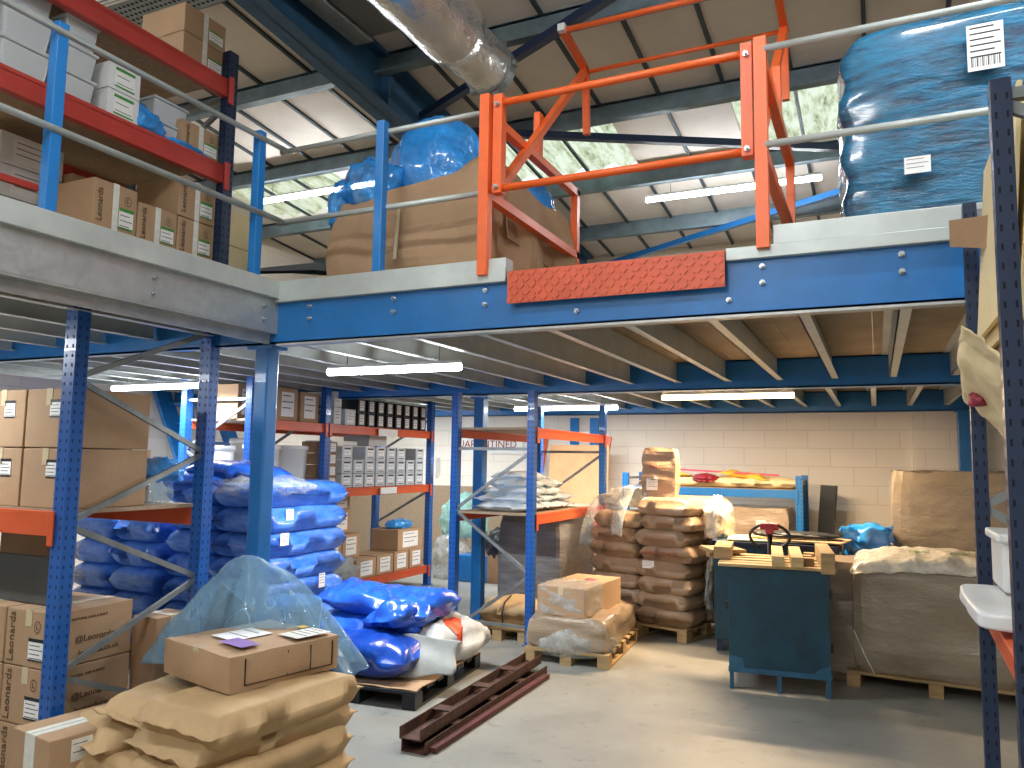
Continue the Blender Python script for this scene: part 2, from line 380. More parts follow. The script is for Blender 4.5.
# left galvanised edge beam
sb = empty('edge_beam', (XC, 1, 2.43), 'wide galvanised edge beam along the left side of the mezzanine', 'beam')
obj('beam_web', MB().b2((XC-.012, -2.5, 2.5), (XC, YF+.02, 2.70)).b2((XC-.07, -2.5, 2.49), (XC, YF+.02, 2.502)).b2((XC-.07, -2.5, 2.43), (XC-.058, YF+.02, 2.502)), 'galv', sb)
obj('kick_plate', MB().b2((XC-.01, -2.5, 2.70), (XC+.035, YF-.03, ZL)), 'galvp', sb, bevel=.004)
bolts(sb, [(XC, y, z) for y in (2.72, 3.5) for z in (2.56, 2.64)], 'x')
kp = obj('kick_plate', MB().b2((XC, YF-.03, ZT-.02), (-1.74, YF+.06, ZL)).b2((XC, YF-.036, ZT-.02), (-1.74, YF-.03, ZL-.05)), 'galvp', bevel=.004); tag(kp, 'grey kick plate on the front beam, left of the orange gate', 'kick plate')
kp = obj('kick_plate', MB().b2((-.61, YF-.03, ZT-.02), (1.9, YF+.06, ZT+.04)).b2((-.4, YF-.02, ZT+.04), (1.9, YF+.06, ZL+.02)), 'galvp', bevel=.004); tag(kp, 'pale kick plate on the front beam, under the blue wrapped pallet', 'kick plate')
# deck + joists
dk = MB()
for i in range(18):
    for (a, b) in ((3.66, 5.5), (5.503, 7.36), (7.363, 9.2), (9.203, 11.1)):
        dk.b2((-8.4+i*.6, a, ZT), (-8.4+i*.6+.597, b, ZT+.025))
dk.b2((-8.4, -2.5, ZT), (XC-.015, 3.6, ZT+.025))
tag(obj('mezzanine_deck', dk, 'deckwood'), 'brown boarded deck of the mezzanine floor seen from below', 'deck')
def joist(x, y0, y1, label, group):
    z0 = 2.5; m_ = MB().b2((x-.004, y0, z0), (x+.004, y1, ZT)).b2((x-.004, y0, z0), (x+.055, y1, z0+.006)).b2((x-.055, y0, ZT-.006), (x+.004, y1, ZT))
    tag(obj('floor_joist', m_, 'galvp'), label, 'joist', group)
JX = [-3.1+i*.46 for i in range(11)]
for x in JX: joist(x, YF+.02, 7.35, 'galvanised joist running from the front blue beam to the middle beam', 'front bay joists')
for i in range(10): joist(-3.56-i*.46, YF+.02, 7.35, 'galvanised joist of the left side, between front and middle beams', 'left bay joists')
for i in range(24): joist(1.6-i*.41, 7.38, 10.96, 'galvanised joist running from the middle beam to the back beam', 'back bay joists')
for i in range(8): joist(-3.85-i*.5, -2.4, YF-.02, 'galvanised joist behind the galvanised edge beam', 'edge bay joists')
def column(x, y, label, w=.12, plate=True, mt='blue'):
    o = empty('steel_column', (x, y, 0), label, 'column')
    obj('shaft', MB().b2((x-w/2, y-w/2, .012), (x+w/2, y+w/2, ZS)), mt, o, bevel=.01)
    obj('base_plate', MB().b2((x-.12, y-.12, 0), (x+.12, y+.12, .014)), mt, o)
    obj('head_plate', MB().b2((x-.1, y-.07, ZS-.02), (x+.1, y+.07, ZS)), mt, o)
column(-3.455, 3.72, 'square blue column under the mezzanine corner beside the blue sack stack', .105)
column(-3.98, 7.66, 'square blue column behind the bare shelving bay with pale blue sacks', .12)
column(.98, 10.9, 'blue column against the pier in the back right corner', .15)
# guard posts and rails
def post(x, y, label, mt='postblue', z1=3.71, w=.055):
    o = obj('guard_post', MB().b2((x-w/2, y-w/2, ZT+.02), (x+w/2, y+w/2, z1)), mt, bevel=.004); tag(o, label, 'post')
post(-3.34, 2.17, 'blue guard post at left, in front of the upper rack')
post(-3.34, 3.45, 'blue guard post nearest the mezzanine corner')
post(-2.57, 3.63, 'blue guard post in front of the big torn carton')
def rail(p, q, label):
    o = obj('guard_rail', MB().tube([p, q], .0165, 12), 'galvp', smooth=True); tag(o, label, 'rail')
for z, w in ((3.66, 'upper'), (3.2, 'lower')):
    rail((-3.31, -2, z), (-3.31, 3.68, z), '%s tube rail along the left edge of the mezzanine' % w)
    rail((-3.36, 3.66, z), (-1.88, 3.66, z), '%s tube rail in front of the big torn carton' % w)
    rail((-.42, 3.58, z), (1.9, 3.58, z), '%s tube rail in front of the blue wrapped pallet' % w)
# pallet gate
gt = empty('pallet_gate', (-1.14, 3.6, ZT), 'orange tubular pallet gate on the front edge of the mezzanine', 'gate')
GL, GR = -1.87, -.44
for x, s in ((GL, 1), (GR, -1)):
    obj('post', MB().b2((x-.028, 3.57, ZT+.02), (x+.028, 3.63, 3.72)), 'gate', gt)
    obj('gate_stile', MB().b2((x+s*.065-.026, 3.6, 3.17), (x+s*.065+.026, 3.66, 3.72)), 'gate', gt)
    xs = x+s*.03
    obj('diagonal_arm', MB().bar((xs, 3.72, 3.24), (xs, 5.09, 4.58), .045), 'gate', gt)
    obj('rear_arm', MB().bar((xs, 5.09, 4.58), (xs, 4.64, 4.64), .045).bar((xs, 5.09, 4.58), (xs, 5.12, 4.1), .045), 'gate', gt)
    obj('side_rail', MB().bar((x, 3.63, 3.62), (x, 5.0, 3.62), .05), 'gate', gt)
    obj('side_rail', MB().bar((x, 3.63, 3.17), (x, 5.0, 3.17), .05), 'gate', gt)
    obj('rear_post', MB().b2((x-.025, 4.95, ZT+.03), (x+.025, 5.0, 3.65)), 'gate', gt)
    obj('pivot_bracket', MB().b2((x-.02, 4.28, 3.6), (x+.02, 4.34, 3.92)), 'gate', gt)
    tag(obj('end_cap', MB().box((xs, 4.62, 4.645), (.05, .05, .05)), 'white', gt), 'white end cap')
    bolts(gt, [(x+s*.065, 3.6, 3.66), (x+s*.065, 3.6, 3.2)], 'y')
for z in (3.68, 3.2): obj('cross_rail', MB().tube([(GL, 3.63, z), (GR, 3.63, z)], .02, 12), 'gate', gt, smooth=True)
obj('cross_rail', MB().tube([(GL, 4.64, 4.64), (GR, 4.64, 4.64)], .02, 12), 'gate', gt, smooth=True)
obj('cross_rail', MB().tube([(GL, 5.09, 4.56), (GR, 5.09, 4.56)], .016, 12), 'gate', gt, smooth=True)
# tread plate
tp = MB().b2((-1.72, YF-.05, 2.555), (-.61, YF-.044, 2.725)).b2((-1.72, YF-.05, 2.72), (-.61, YF+.3, 2.726))
for i in range(34):
    for j in range(5):
        x = -1.7+i*.0325; z = 2.572+j*.034
        tp.box((x, YF-.051, z), (.028, .007, .008), rot=(0, R(45 if (i+j) % 2 else -45), 0))
tag(obj('tread_plate', tp, 'tread'), 'red checker plate hung on the front beam below the orange gate', 'plate')

# ------------------------------------------------------------------ lights
def batten(x0, x1, y, z, label, warm=False, axis='x', hang=None, power=None):
    o = empty('light_tube', ((x0+x1)/2, y, z), label, 'light')
    if axis == 'x': a, b = (x0, y, z), (x1, y, z)
    else: a, b = (y, x0, z), (y, x1, z)
    o.location = ((a[0]+b[0])/2, (a[1]+b[1])/2, z)
    obj('diffuser', MB().tube([a, b], .028, 12), 'tubewarm' if warm else ('tubeh' if z > 3 else 'tubew'), o, smooth=True)
    A = Vector(a)+Vector((0, 0, .037)); B = Vector(b)+Vector((0, 0, .037)); obj('housing', MB().bar(A, B, .05, .025), 'white', o)
    if hang:
        for t in (.15, .85):
            p = A.lerp(B, t); obj('hanger', MB().bar(p, (p.x, p.y, hang), .006), 'galvd', o)
    ld = bpy.data.lights.new('tube_glow', 'AREA'); ld.shape = 'RECTANGLE'; ld.size = (B-A).length; ld.size_y = .06
    ld.energy = power or (76 if z < 3 else 20); ld.color = (1, .72, .45) if warm else (.93, .97, 1)
    lo = bpy.data.objects.new('tube_glow', ld); C.objects.link(lo); lo.location = (A+B)/2-Vector((0, 0, .075))
    if axis == 'y': lo.rotation_euler = (0, 0, R(90))
    lo['kind'] = 'structure'
batten(-3.95, -2.75, 4.95, 2.42, 'white light tube under the mezzanine beside the corner column', hang=2.68)
batten(-4.3, -2.9, 9.25, 2.41, 'white light tube above the bare shelving bay with pale blue sacks', hang=2.68)
batten(-2.03, -.72, 8.05, 2.42, 'warm light tube at the right, in front of the peach coloured wall', True, hang=2.68, power=195)
batten(-2.35, -.45, 8.6, 4.78, 'hanging light tube behind the right side of the orange gate', hang=5.1)
batten(-6.9, -5.1, 7.1, 4.87, 'hanging light tube at left below the far skylight', hang=5.2)
for i, (x, y) in enumerate([(-5.6, .8), (-1.5, 1.2), (1.0, 3.0), (-1.5, -2.2), (-6, -2)]):  # out of view; camera-side tubes are added as fill on the front faces
    batten(x-.9, x+.9, y, 4.9, 'unseen hanging light tube of the hall roof, %s' % ('left near the duct end', 'above the camera', 'at right above the navy rack', 'behind the camera', 'far left behind the camera')[i], hang=5.2, power=(50, 30, 30, 110, 70)[i])
for i, (x, y) in enumerate([(-6.6, 5.6), (-6.6, 9.6), (-5.2, 2.2)]):
    batten(x-.7, x+.7, y, 2.43, label='light tube under the left of the mezzanine, %s' % ('above the shelving', 'at its far end', 'over the left rack')[i], hang=2.68, power=(75, 60, 30)[i])

# ------------------------------------------------------------------ racks
def upright_mb(x, y, z0, z1, w=.09, d=.07, holes=True):
    mb = MB().b2((x-w/2, y-d/2, z0), (x+w/2, y+d/2, z1)).b2((x-w*.7, y-d*.8, z0), (x+w*.7, y+d*.8, z0+.008))
    if holes:
        z = z0+.06
        while z < z1-.03:
            for k in (-.27, .27):
                for s in (-1, 1):
                    yy = y+s*(d/2+.001); xx = x+k*w; a = w*.06; h = .009
                    mb.add([(xx-a, yy, z-h), (xx+a, yy, z-h), (xx+a, yy, z+h), (xx-a, yy, z+h)], [(0, 1, 2, 3)], 1)
                    xx = x+s*(w/2+.001); yy = y+k*d; a = d*.06
                    mb.add([(xx, yy-a, z-h), (xx, yy+a, z-h), (xx, yy+a, z+h), (xx, yy-a, z+h)], [(0, 1, 2, 3)], 1)
            z += .05
    return mb
def rack(name, label, f0, f1, frames, levels, z0, z1, axis='y', um='upblue', w=.09, bm='orange', boards=True, cat='rack', bm_h=.1, low=.25, step=.42, back=None, heights=None, first='near', plates=True):
    """frames stand at positions along AXIS; each has two uprights at f0 and f1 across it; levels: (z of beam top, first frame, last frame)"""
    P = (lambda a, b, z: Vector((b, a, z))) if axis == 'y' else (lambda a, b, z: Vector((a, b, z)))
    o = empty(name, P((frames[0]+frames[-1])/2, (f0+f1)/2, z0), label, cat)
    for fi, a in enumerate(frames):
        zt = heights[fi] if heights else z1
        for b in (f0, f1):
            p = P(a, b, 0); obj('upright', upright_mb(p.x, p.y, z0, zt, w if axis == 'x' else w*.85, w*.85 if axis == 'x' else w), [um, 'holen' if um == 'navy' else 'hole'], o)
        z = z0+low; k = 0
        while z+step < zt-.02:
            pa, pb = (f0, f1) if k % 2 == 0 else (f1, f0)
            obj('brace', MB().bar(P(a, pa, z), P(a, pb, z+step), .03, .022, up=(1, 0, 0) if axis == 'x' else (0, 1, 0)), 'galvd', o); z += step; k += 1
        obj('brace', MB().bar(P(a, f0, min(z, zt-.06)+.02), P(a, f1, min(z, zt-.06)+.02), .03, .03), 'galvd', o)
        obj('brace', MB().bar(P(a, f0, z0+.16), P(a, f1, z0+.16), .03, .03), 'galvd', o)
    for (zl, i, j) in levels:
        for k in range(i, j):
            a0, a1 = frames[k]+w/2*.8, frames[k+1]-w/2*.8
            for b, s in ((f0, 1), (f1, -1)):
                sg = s if f0 < f1 else -s
                lo = P(a0, b-sg*.025, zl-bm_h); hi = P(a1, b+sg*.025, zl-.02)
                mb = MB().b2(lo, hi); mb.b2(P(a0, b-sg*.025, zl-.03), P(a1, b+sg*.008, zl))
                for q in ((a0, a1) if plates else ()): mb.box(P(q, b-sg*.05, zl-bm_h/2-.02), (.012 if axis == 'x' else .02, .02 if axis == 'x' else .012, bm_h+.07) if False else ((.04, .012, bm_h+.05) if axis == 'x' else (.012, .04, bm_h+.06)))
                obj('beam', mb, bm, o, bevel=.003)
            if boards:
                lo = P(a0, min(f0, f1)+.028, zl-.018); hi = P(a1, max(f0, f1)-.028, zl+.004)
                obj('shelf_board', MB().b2(lo, hi), 'board', o)
    return o

# ------------------------------------------------------------------ cartons
def sticker(parent, c, w, h, face, mt='label', lines=4, head=None, rot=0, barcode=False, name='label_sticker'):
    "printed sticker lying on a face of a box; face: 'f' front (-y), 'r' right (+x), 't' top"
    mb = MB()
    def q(u0, u1, v0, v1, d, mi):
        if face == 'f': vs = [(c[0]+u0, c[1]-d, c[2]+v0), (c[0]+u1, c[1]-d, c[2]+v0), (c[0]+u1, c[1]-d, c[2]+v1), (c[0]+u0, c[1]-d, c[2]+v1)]
        elif face == 'r': vs = [(c[0]+d, c[1]+u0, c[2]+v0), (c[0]+d, c[1]+u1, c[2]+v0), (c[0]+d, c[1]+u1, c[2]+v1), (c[0]+d, c[1]+u0, c[2]+v1)]
        else: vs = [(c[0]+u0, c[1]+v0, c[2]+d), (c[0]+u1, c[1]+v0, c[2]+d), (c[0]+u1, c[1]+v1, c[2]+d), (c[0]+u0, c[1]+v1, c[2]+d)]
        mb.add(vs, [(0, 1, 2, 3)], mi)
    q(-w/2, w/2, -h/2, h/2, .0025, 0)
    top = h/2
    if head:
        q(-w/2, w/2, h/2-h*.16, h/2, .0032, 2); q(-w/2, w/2, -h/2, -h/2+h*.08, .0032, 2); top -= h*.2
    for i in range(lines):
        z = top-(i+.6)*(h*.75/lines); q(-w*.42, w*(.42 if i % 2 else .25), z-h*.018, z+h*.018, .003, 1)
    if barcode:
        for i in range(16): q(-w*.4+i*w*.05, -w*.4+i*w*.05+w*(.012+.02*(i % 3 == 0)), -h*.42, -h*.22, .0034, 1)
    return obj(name, mb, [mt, 'ink', head or 'ink'], parent, world=False)
def circle_mark(parent, c, r, face):
    mb = MB(); k = len(mb.v); n = 20; vs = []; fs = []
    for j in range(n):
        a = 2*math.pi*j/n
        for q in (r, r*.84):
            u, v = q*math.cos(a)*.8, q*math.sin(a)
            vs.append((c[0]+u, c[1]-.002, c[2]+v) if face == 'f' else (c[0]+.002, c[1]+u, c[2]+v))
    for j in range(n): fs.append((2*j, 2*((j+1) % n), 2*((j+1) % n)+1, 2*j+1))
    mb.add(vs, fs)
    o = obj('round_mark', mb, 'inkb', parent, world=False)
    text('L', r*1.2, 'inkb', parent, (c[0], c[1]-.003, c[2]) if face == 'f' else (c[0]+.003, c[1], c[2]), (R(90), 0, 0) if face == 'f' else (R(90), 0, R(90)))
def carton(loc, sz, label, rz=0, mt='kraft', tape=None, group=None, name='cardboard_box', bulge=.0, seam='x', cat='box'):
    "closed carton with its base centre at loc"
    o = empty(name, loc, label, cat, group, rz); x, y, z = sz
    mb = MB(); n = 6
    if bulge:
        bm = bmesh.new(); bmesh.ops.create_cube(bm, size=1); bmesh.ops.subdivide_edges(bm, edges=bm.edges[:], cuts=7, use_grid_fill=True)
        for v in bm.verts:
            p = v.co.copy(); f = (1-4*p.x*p.x)*(1-4*p.y*p.y)+(1-4*p.x*p.x)*(1-4*p.z*p.z)+(1-4*p.y*p.y)*(1-4*p.z*p.z)
            nz = noise.noise_vector(Vector((p.x*x*5+loc[0]*7, p.y*y*5+loc[1]*3, p.z*z*5)))*bulge
            v.co = Vector((p.x*x, p.y*y, (p.z+.5)*z))+Vector((p.x, p.y, p.z*.7)).normalized()*f*bulge+Vector((nz.x, nz.y, nz.z*(.3 if p.z < -.4 else 1)))*.6
        for f in bm.faces: f.smooth = True
        me = bpy.data.meshes.new('box_body'); bm.to_mesh(me); bm.free(); me.materials.append(M[mt])
        b = bpy.data.objects.new('box_body', me); C.objects.link(b); b.parent = o
        for p in me.polygons: p.use_smooth = False
    else:
        b = obj('box_body', MB().b2((-x/2, -y/2, 0), (x/2, y/2, z)), mt, o, world=False, bevel=.006)
    if tape:
        t = MB(); w = min(.045 if tape == 'tapew' else .025, x*.15)
        if seam == 'x': t.b2((-x/2-.002, -w, z-.0005), (x/2+.002, w, z+.0025)); t.b2((x/2, -w, z*.75), (x/2+.0025, w, z+.002)); t.b2((-x/2-.0025, -w, z*.75), (-x/2, w, z+.002))
        else: t.b2((-w, -y/2-.002, z-.0005), (w, y/2+.002, z+.0025)); t.b2((-w, -y/2-.0025, z*.1 if tape == 'tapew' else z*.72), (w, -y/2, z+.002)); t.b2((-w, y/2, z*.72), (w, y/2+.0025, z+.002))
        tp_ = obj('tape', t, tape, o, world=False)
        s = MB()
        if seam == 'x': s.b2((-x/2, -.0015, z), (x/2, .0015, z+.0032))
        else: s.b2((-.0015, -y/2, z), (.0015, y/2, z+.0032))
        obj('flap_seam', s, 'inkb', tp_, world=False)
    return o
# ------------------------------------------------------------------ sacks
def sack_mb(L, W, Hh, seed=0, a=5, c=.5, wr=.012, flap=.05, droop=0, nu=34, nv=22, wsc=6, pinch=.05):
    mb = MB(); U = [(-1-flap*2/L*1.2)+(2+flap*2/L*2.4)*i/nu for i in range(nu+1)]; V = [-1+2*j/nv for j in range(nv+1)]
    def f(u, v): return max(0, (1-min(1, abs(u))**a)*(1-abs(v)**a))**c
    for s in (1, -1):
        for u in U:
            for v in V:
                g = f(u, v); q = Vector((u*L/2*wsc+seed*13.1, v*W/2*wsc+seed*7.7, s*.6))
                w = noise.fractal(q, 1, 2, 3)*wr*(1 if s > 0 else .35); w2 = noise.noise(q*2.3)*wr*.5*min(1, abs(u))**3
                x = u*L/2*(1-pinch*.5*(abs(v)**4)); y = v*W/2*(1-pinch*(min(1, abs(u))**4))
                z = Hh*.45+(s*Hh*.55*g if s > 0 else -Hh*.45*min(1, g*1.25))+(w+w2)*min(1, g*3+.25)
                if abs(u) > 1: z += noise.noise(Vector((seed, v*3, u)))*.02+s*.002
                z -= droop*(min(1, abs(u))**2.2)
                mb.v.append(Vector((x, y+noise.noise(q*1.1)*.012, z)))
    n1 = len(U); n2 = len(V); K = n1*n2
    for s in (0, 1):
        for i in range(n1-1):
            for j in range(n2-1):
                q = [s*K+i*n2+j, s*K+(i+1)*n2+j, s*K+(i+1)*n2+j+1, s*K+i*n2+j+1]
                mb.f.append(q if s == 0 else q[::-1]); mb.mi.append(0)
    rim = [i*n2 for i in range(n1)]+[(n1-1)*n2+j for j in range(1, n2)]+[i*n2+n2-1 for i in range(n1-2, -1, -1)]+[j for j in range(n2-2, 0, -1)]
    for i in range(len(rim)):
        p, q = rim[i], rim[(i+1) % len(rim)]; mb.f.append([p, p+K, q+K, q]); mb.mi.append(0)
    return mb
_sc = {}
def sack(loc, L, W, Hh, rz, label, mt='paper', group=None, seed=0, rx=0, ry=0, name='sack', cat='sack', **k):
    "one filled sack, its underside centre at loc; meshes are shared between look-alikes"
    key = (round(L, 3), round(W, 3), round(Hh, 3), mt, seed % 4, tuple(sorted(k.items())))
    if key not in _sc: _sc[key] = mesh(name, sack_mb(L, W, Hh, seed % 4+1, **k), mt, True)
    o = bpy.data.objects.new(name, _sc[key]); C.objects.link(o); o.location = loc; o.rotation_euler = (rx, ry, rz); return tag(o, label, cat, group)
def euro(loc, label, L=1.2, W=.8, rz=0, mt='wood', name='pallet', group=None):
    "timber pallet, long side along its local y"
    o = empty(name, loc, label, 'pallet', group, rz)
    for x in (-W/2+.05, 0, W/2-.05): obj('bottom_board', MB().b2((x-.05, -L/2, 0), (x+.05, L/2, .02)), mt, o, world=False)
    for x in (-W/2+.05, 0, W/2-.05):
        for y in (-L/2+.06, 0, L/2-.06): obj('block', MB().b2((x-.05, y-.06, .02), (x+.05, y+.06, .1)), mt, o, world=False)
    n = 7
    for i in range(n):
        y = -L/2+.05+(L-.1)*i/(n-1); obj('top_board', MB().b2((-W/2, y-.05, .1), (W/2, y+.05, .122)), mt, o, world=False, bevel=.002)
    return o
PH = .124
def block_mb(sx, sy, sz, amp=.02, sc=4, seed=0, bulge=.03, cuts=14, top=0):
    "rounded, film-tight block of goods, base at z=0"
    bm = bmesh.new(); bmesh.ops.create_cube(bm, size=1); bmesh.ops.subdivide_edges(bm, edges=bm.edges[:], cuts=cuts, use_grid_fill=True)
    for v in bm.verts:
        p = v.co.copy(); q = Vector((p.x*sx, p.y*sy, (p.z+.5)*sz))
        f = max(0, 1-4*p.z*p.z); r = 1-(.03*(abs(2*p.x)**8*abs(2*p.y)**8+abs(2*p.z)**8*(abs(2*p.x)**8+abs(2*p.y)**8)))
        nn = noise.noise_vector(Vector((q.x*sc, q.y*sc, q.z*sc*2.2+seed)))*amp
        q.x = q.x*r*(1+bulge*f)+nn.x; q.y = q.y*r*(1+bulge*f)+nn.y
        if p.z > -.45: q.z += nn.z
        if p.z > .49 and top: q.z += top*(noise.fractal(Vector((q.x*5, q.y*5, seed)), 1, 2, 3))+top*.5*(1-4*p.x*p.x)*(1-4*p.y*p.y)
        v.co = q
    me = MB(); me.v = [v.co.copy() for v in bm.verts]; bm.verts.ensure_lookup_table(); me.f = [[v.index for v in f.verts] for f in bm.faces]; me.mi = [0]*len(me.f); bm.free(); return me
def lump(name, c, sz, mt, label=None, cat=None, parent=None, seed=0, amp=.25, sc=3, sub=4, rz=0, group=None, flat=.35):
    "crumpled bag or film: a creased closed skin"
    bm = bmesh.new(); bmesh.ops.create_icosphere(bm, subdivisions=sub, radius=1)
    mb = MB()
    for v in bm.verts:
        d = v.co.normalized(); a = 1+amp*noise.fractal(d*sc+Vector((seed*5.3, 0, 0)), 1, 2, 4)+amp*.35*abs(noise.noise(d*sc*4+Vector((0, seed, 0))))
        p = Vector((d.x*sz[0]/2*a, d.y*sz[1]/2*a, d.z*sz[2]/2*a)); lo = -sz[2]/2*flat*1.6
        if p.z < lo: p.z = lo+(p.z-lo)*.08
        p.z -= lo; p.rotate(Euler((0, 0, rz))); mb.v.append(p+Vector(c))
    mb.f = [[v.index for v in f.verts] for f in bm.faces]; mb.mi = [0]*len(mb.f); bm.free()
    o = obj(name, mb, mt, parent, smooth=True)
    if parent is None: tag(o, label, cat, group)
    return o
def sheetgrid(name, fn, nu, nv, mt, label, cat, solid=.003, parent=None):
    mb = MB()
    for i in range(nu+1):
        for j in range(nv+1): mb.v.append(Vector(fn(i/nu, j/nv)))
    for i in range(nu):
        for j in range(nv): mb.f.append([i*(nv+1)+j, (i+1)*(nv+1)+j, (i+1)*(nv+1)+j+1, i*(nv+1)+j+1]); mb.mi.append(0)
    o = obj(name, mb, mt, parent, smooth=True, solid=solid)
    if parent is None: tag(o, label, cat)
    return o
ORD = ['bottom', 'second', 'third', 'fourth', 'fifth', 'sixth', 'seventh', 'eighth', 'ninth']

# ================================================================== LEFT LOWER RACK
rack('pallet_rack', 'tall blue perforated rack frame at left with zigzag galvanised braces', 3.63, 2.72, [-6.5, -3.85], [(1.44, 0, 1)], 0, 2.64, axis='x', um='upblue', w=.09, low=.22, step=.385, bm_h=.13)
def leon(o, x, y, z, face='both', side=True):
    "the printing on the carton: name up the front edge, round mark, address sticker; social lines on the side"
    text('Leonards', min(.075, z*.24), 'inkb', o, (-x*.36, -y/2-.002, z*.5), (R(90), R(-90), 0))
    circle_mark(o, (x*.2, -y/2, z*.72), z*.11, 'f')
    sticker(o, (x*.2, -y/2, z*.32), x*.34, z*.4, 'f', head='black')
    if side:
        text('NATURAL HAIR & BODY', .02, 'inkb', o, (x/2+.002, -y*.05, z*.82), (R(90), 0, R(90)))
        text('@Leonards', .05, 'inkb', o, (x/2+.002, y*.02, z*.45), (R(90), 0, R(90)))
        text('leonards.co.uk', .042, 'inkb', o, (x/2+.002, y*.08, z*.2), (R(90), 0, R(90)))
        mb = MB()
        for q in (.62, .42, .22): mb.b2((x/2, -y*.4, z*q-.016), (x/2+.002, -y*.4+.034, z*q+.016))
        obj('icon_marks', mb, 'inkb', o, world=False)
names = {(0, 0): 'lower', (0, 1): 'upper'}
for k, z in enumerate((1.445, 1.775)):
    for i, x in enumerate((-4.13, -4.53, -4.93)):
        w = ('lower', 'upper')[k]; p = ('beside the perforated upright', 'at the left picture edge', 'furthest left')[i]
        o = carton((x, 3.03, z), (.385, .5, .325), '%s carton with address label on the left shelf, %s' % (w, p), tape='tape', seam='y', group='cartons on the left shelf')
        sticker(o, (.06, -.25, .215), .095, .1, 'f', head='black')
for k in range(3):
    for i, x in enumerate((-4.13, -4.52)):
        p = ('beside the perforated upright', 'at the left picture edge')[i]
        o = carton((x, 3.0, .01+k*.3), (.375, .49, .296), '%s printed carton stacked under the left shelf, %s' % (('bottom', 'middle', 'top')[k], p), tape='tape', seam='y', group='printed cartons under the left shelf')
        leon(o, .375, .49, .296)
# grey sheet between stack and shelf
tag(obj('brown_board', MB().b2((-5.4, 3.36, .905), (-4.68, 3.4, 1.4)), 'kraftd', bevel=.005), 'dark brown board in the shade under the left shelf', 'board')
tag(obj('grey_board', MB().b2((-5.2, 2.86, .91), (-4.0, 2.885, 1.17)), 'greyp', bevel=.004), 'dark grey plastic board standing on the printed cartons at left', 'board')
o = carton((-3.57, 2.7, .17), (.34, .5, .27), 'brown carton sealed with printed white tape, front left corner of the floor', rz=R(-8), tape='tapew', seam='y', mt='kraft')
sticker(o, (.17, -.1, .2), .1, .1, 'r', 'tapew', lines=2)
carton((-3.6, 2.7, .0), (.42, .5, .168), 'plain brown carton under the white taped carton', rz=R(-5), mt='kraftd', tape='tape')
# small clear bag + narrow carton behind the braces
o = carton((-3.9, 3.42, 0), (.2, .25, .8), 'narrow film covered carton standing behind the printed cartons, right of the left rack braces', mt='kraftd', tape='tape')
# blue bag bin on the shelf (far part)
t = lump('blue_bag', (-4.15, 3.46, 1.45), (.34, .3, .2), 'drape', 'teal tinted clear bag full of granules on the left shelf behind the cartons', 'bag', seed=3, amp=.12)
t = lump('blue_bag', (-4.1, 3.5, 1.58), (.3, .26, .19), 'bluefilm', 'bright blue plastic bag on top of the teal tinted bag on the left shelf', 'bag', seed=9, amp=.22)
carton((-4.35, 3.4, 1.445), (.3, .25, .33), 'brown carton behind the blue bag on the left shelf', mt='kraft', tape='tape')

# ================================================================== STACKED BLUE SACKS
def sackstack(cx, cy, n, lab, sx=1.05, sy=1.1, h=.2, mt='bluesack2', z0=PH, sk=()):
    out = {}
    for k in range(n):
        z = z0+k*h; w = sy/2
        for i in (0, 1):
            out[k, i] = sack((cx+(sx/4 if i else -sx/4)+random.uniform(-.008, .008), cy+random.uniform(-.012, .012), z), sy*1.02, sx/2*1.07, h*1.1, R(90), '%s layer %s sack of the %s' % (ORD[k], 'right' if i else 'left', lab), mt, 'sacks of the '+lab, seed=k+i*2, a=7, c=.5, wr=.008, flap=0, pinch=.03, wsc=3)
    return out
SA = sackstack(-4.92, 5.3, 7, 'blue stack beside the corner column')
sackstack(-6.1, 5.3, 5, 'left blue stack seen through the rack braces', h=.215)
euro((-4.92, 5.3, 0), 'timber pallet under the blue sack stack beside the corner column', 1.1, 1.0)
euro((-6.1, 5.3, 0), 'timber pallet under the left blue sack stack', 1.1, 1.0)
sack((-4.98, 5.1, 1.53), .85, .55, .17, R(5), 'loose dark blue sack lying on top of the blue stack', 'bluesack', seed=2, a=4, droop=.05, ry=R(4))
sack((-5.2, 4.98, 1.42), .6, .5, .2, R(15), 'rumpled blue sack at the top left of the blue stack', 'bluesack', seed=1, a=3)
def tagcard(c, w, h, face, label, mt='label', lines=4, on=None, **k):
    "a sticker on a thing, placed at world point c and made a part of the named thing"
    o = sticker(None, (0, 0, 0), w, h, face, mt, lines, **k); m = Matrix.Translation(on.location) @ on.rotation_euler.to_matrix().to_4x4()
    snap(o, on, m, c, face, .006); return o
def snap(o, on, m, c, face, off, turn=None):
    from mathutils.bvhtree import BVHTree
    me = on.data if on.data else on.children[0].data
    t = BVHTree.FromPolygons([m @ v.co for v in me.vertices], [tuple(p.vertices) for p in me.polygons])
    d = Vector((0, -1, 0)) if face == 'f' else Vector((1, 0, 0)); h = t.ray_cast(Vector(c)+d*.8, -d)
    if h[0]: c = h[0]+d*off
    o.parent = on; o.matrix_local = m.inverted() @ Matrix.Translation(c) @ (turn or Matrix())
tagcard((-4.34, 5.05, PH+.2*5+.1), .09, .09, 'r', 'small white label', on=SA[5, 1])
tagcard((-4.36, 5.0, PH+.2*4+.1), .1, .1, 'r', 'small white label', on=SA[4, 1])
tagcard((-4.335, 5.5, PH+.2*2+.1), .08, .12, 'r', 'small white label', on=SA[2, 1])
tagcard((-5.15, 4.72, PH+.2*5+.1), .12, .1, 'f', 'small white label', on=SA[5, 0])
lump('stretch_film', (-4.75, 5.12, 1.42), (.85, .8, .22), 'film', 'loose crumpled clear film over the top of the blue stack', 'film', seed=4, amp=.16)

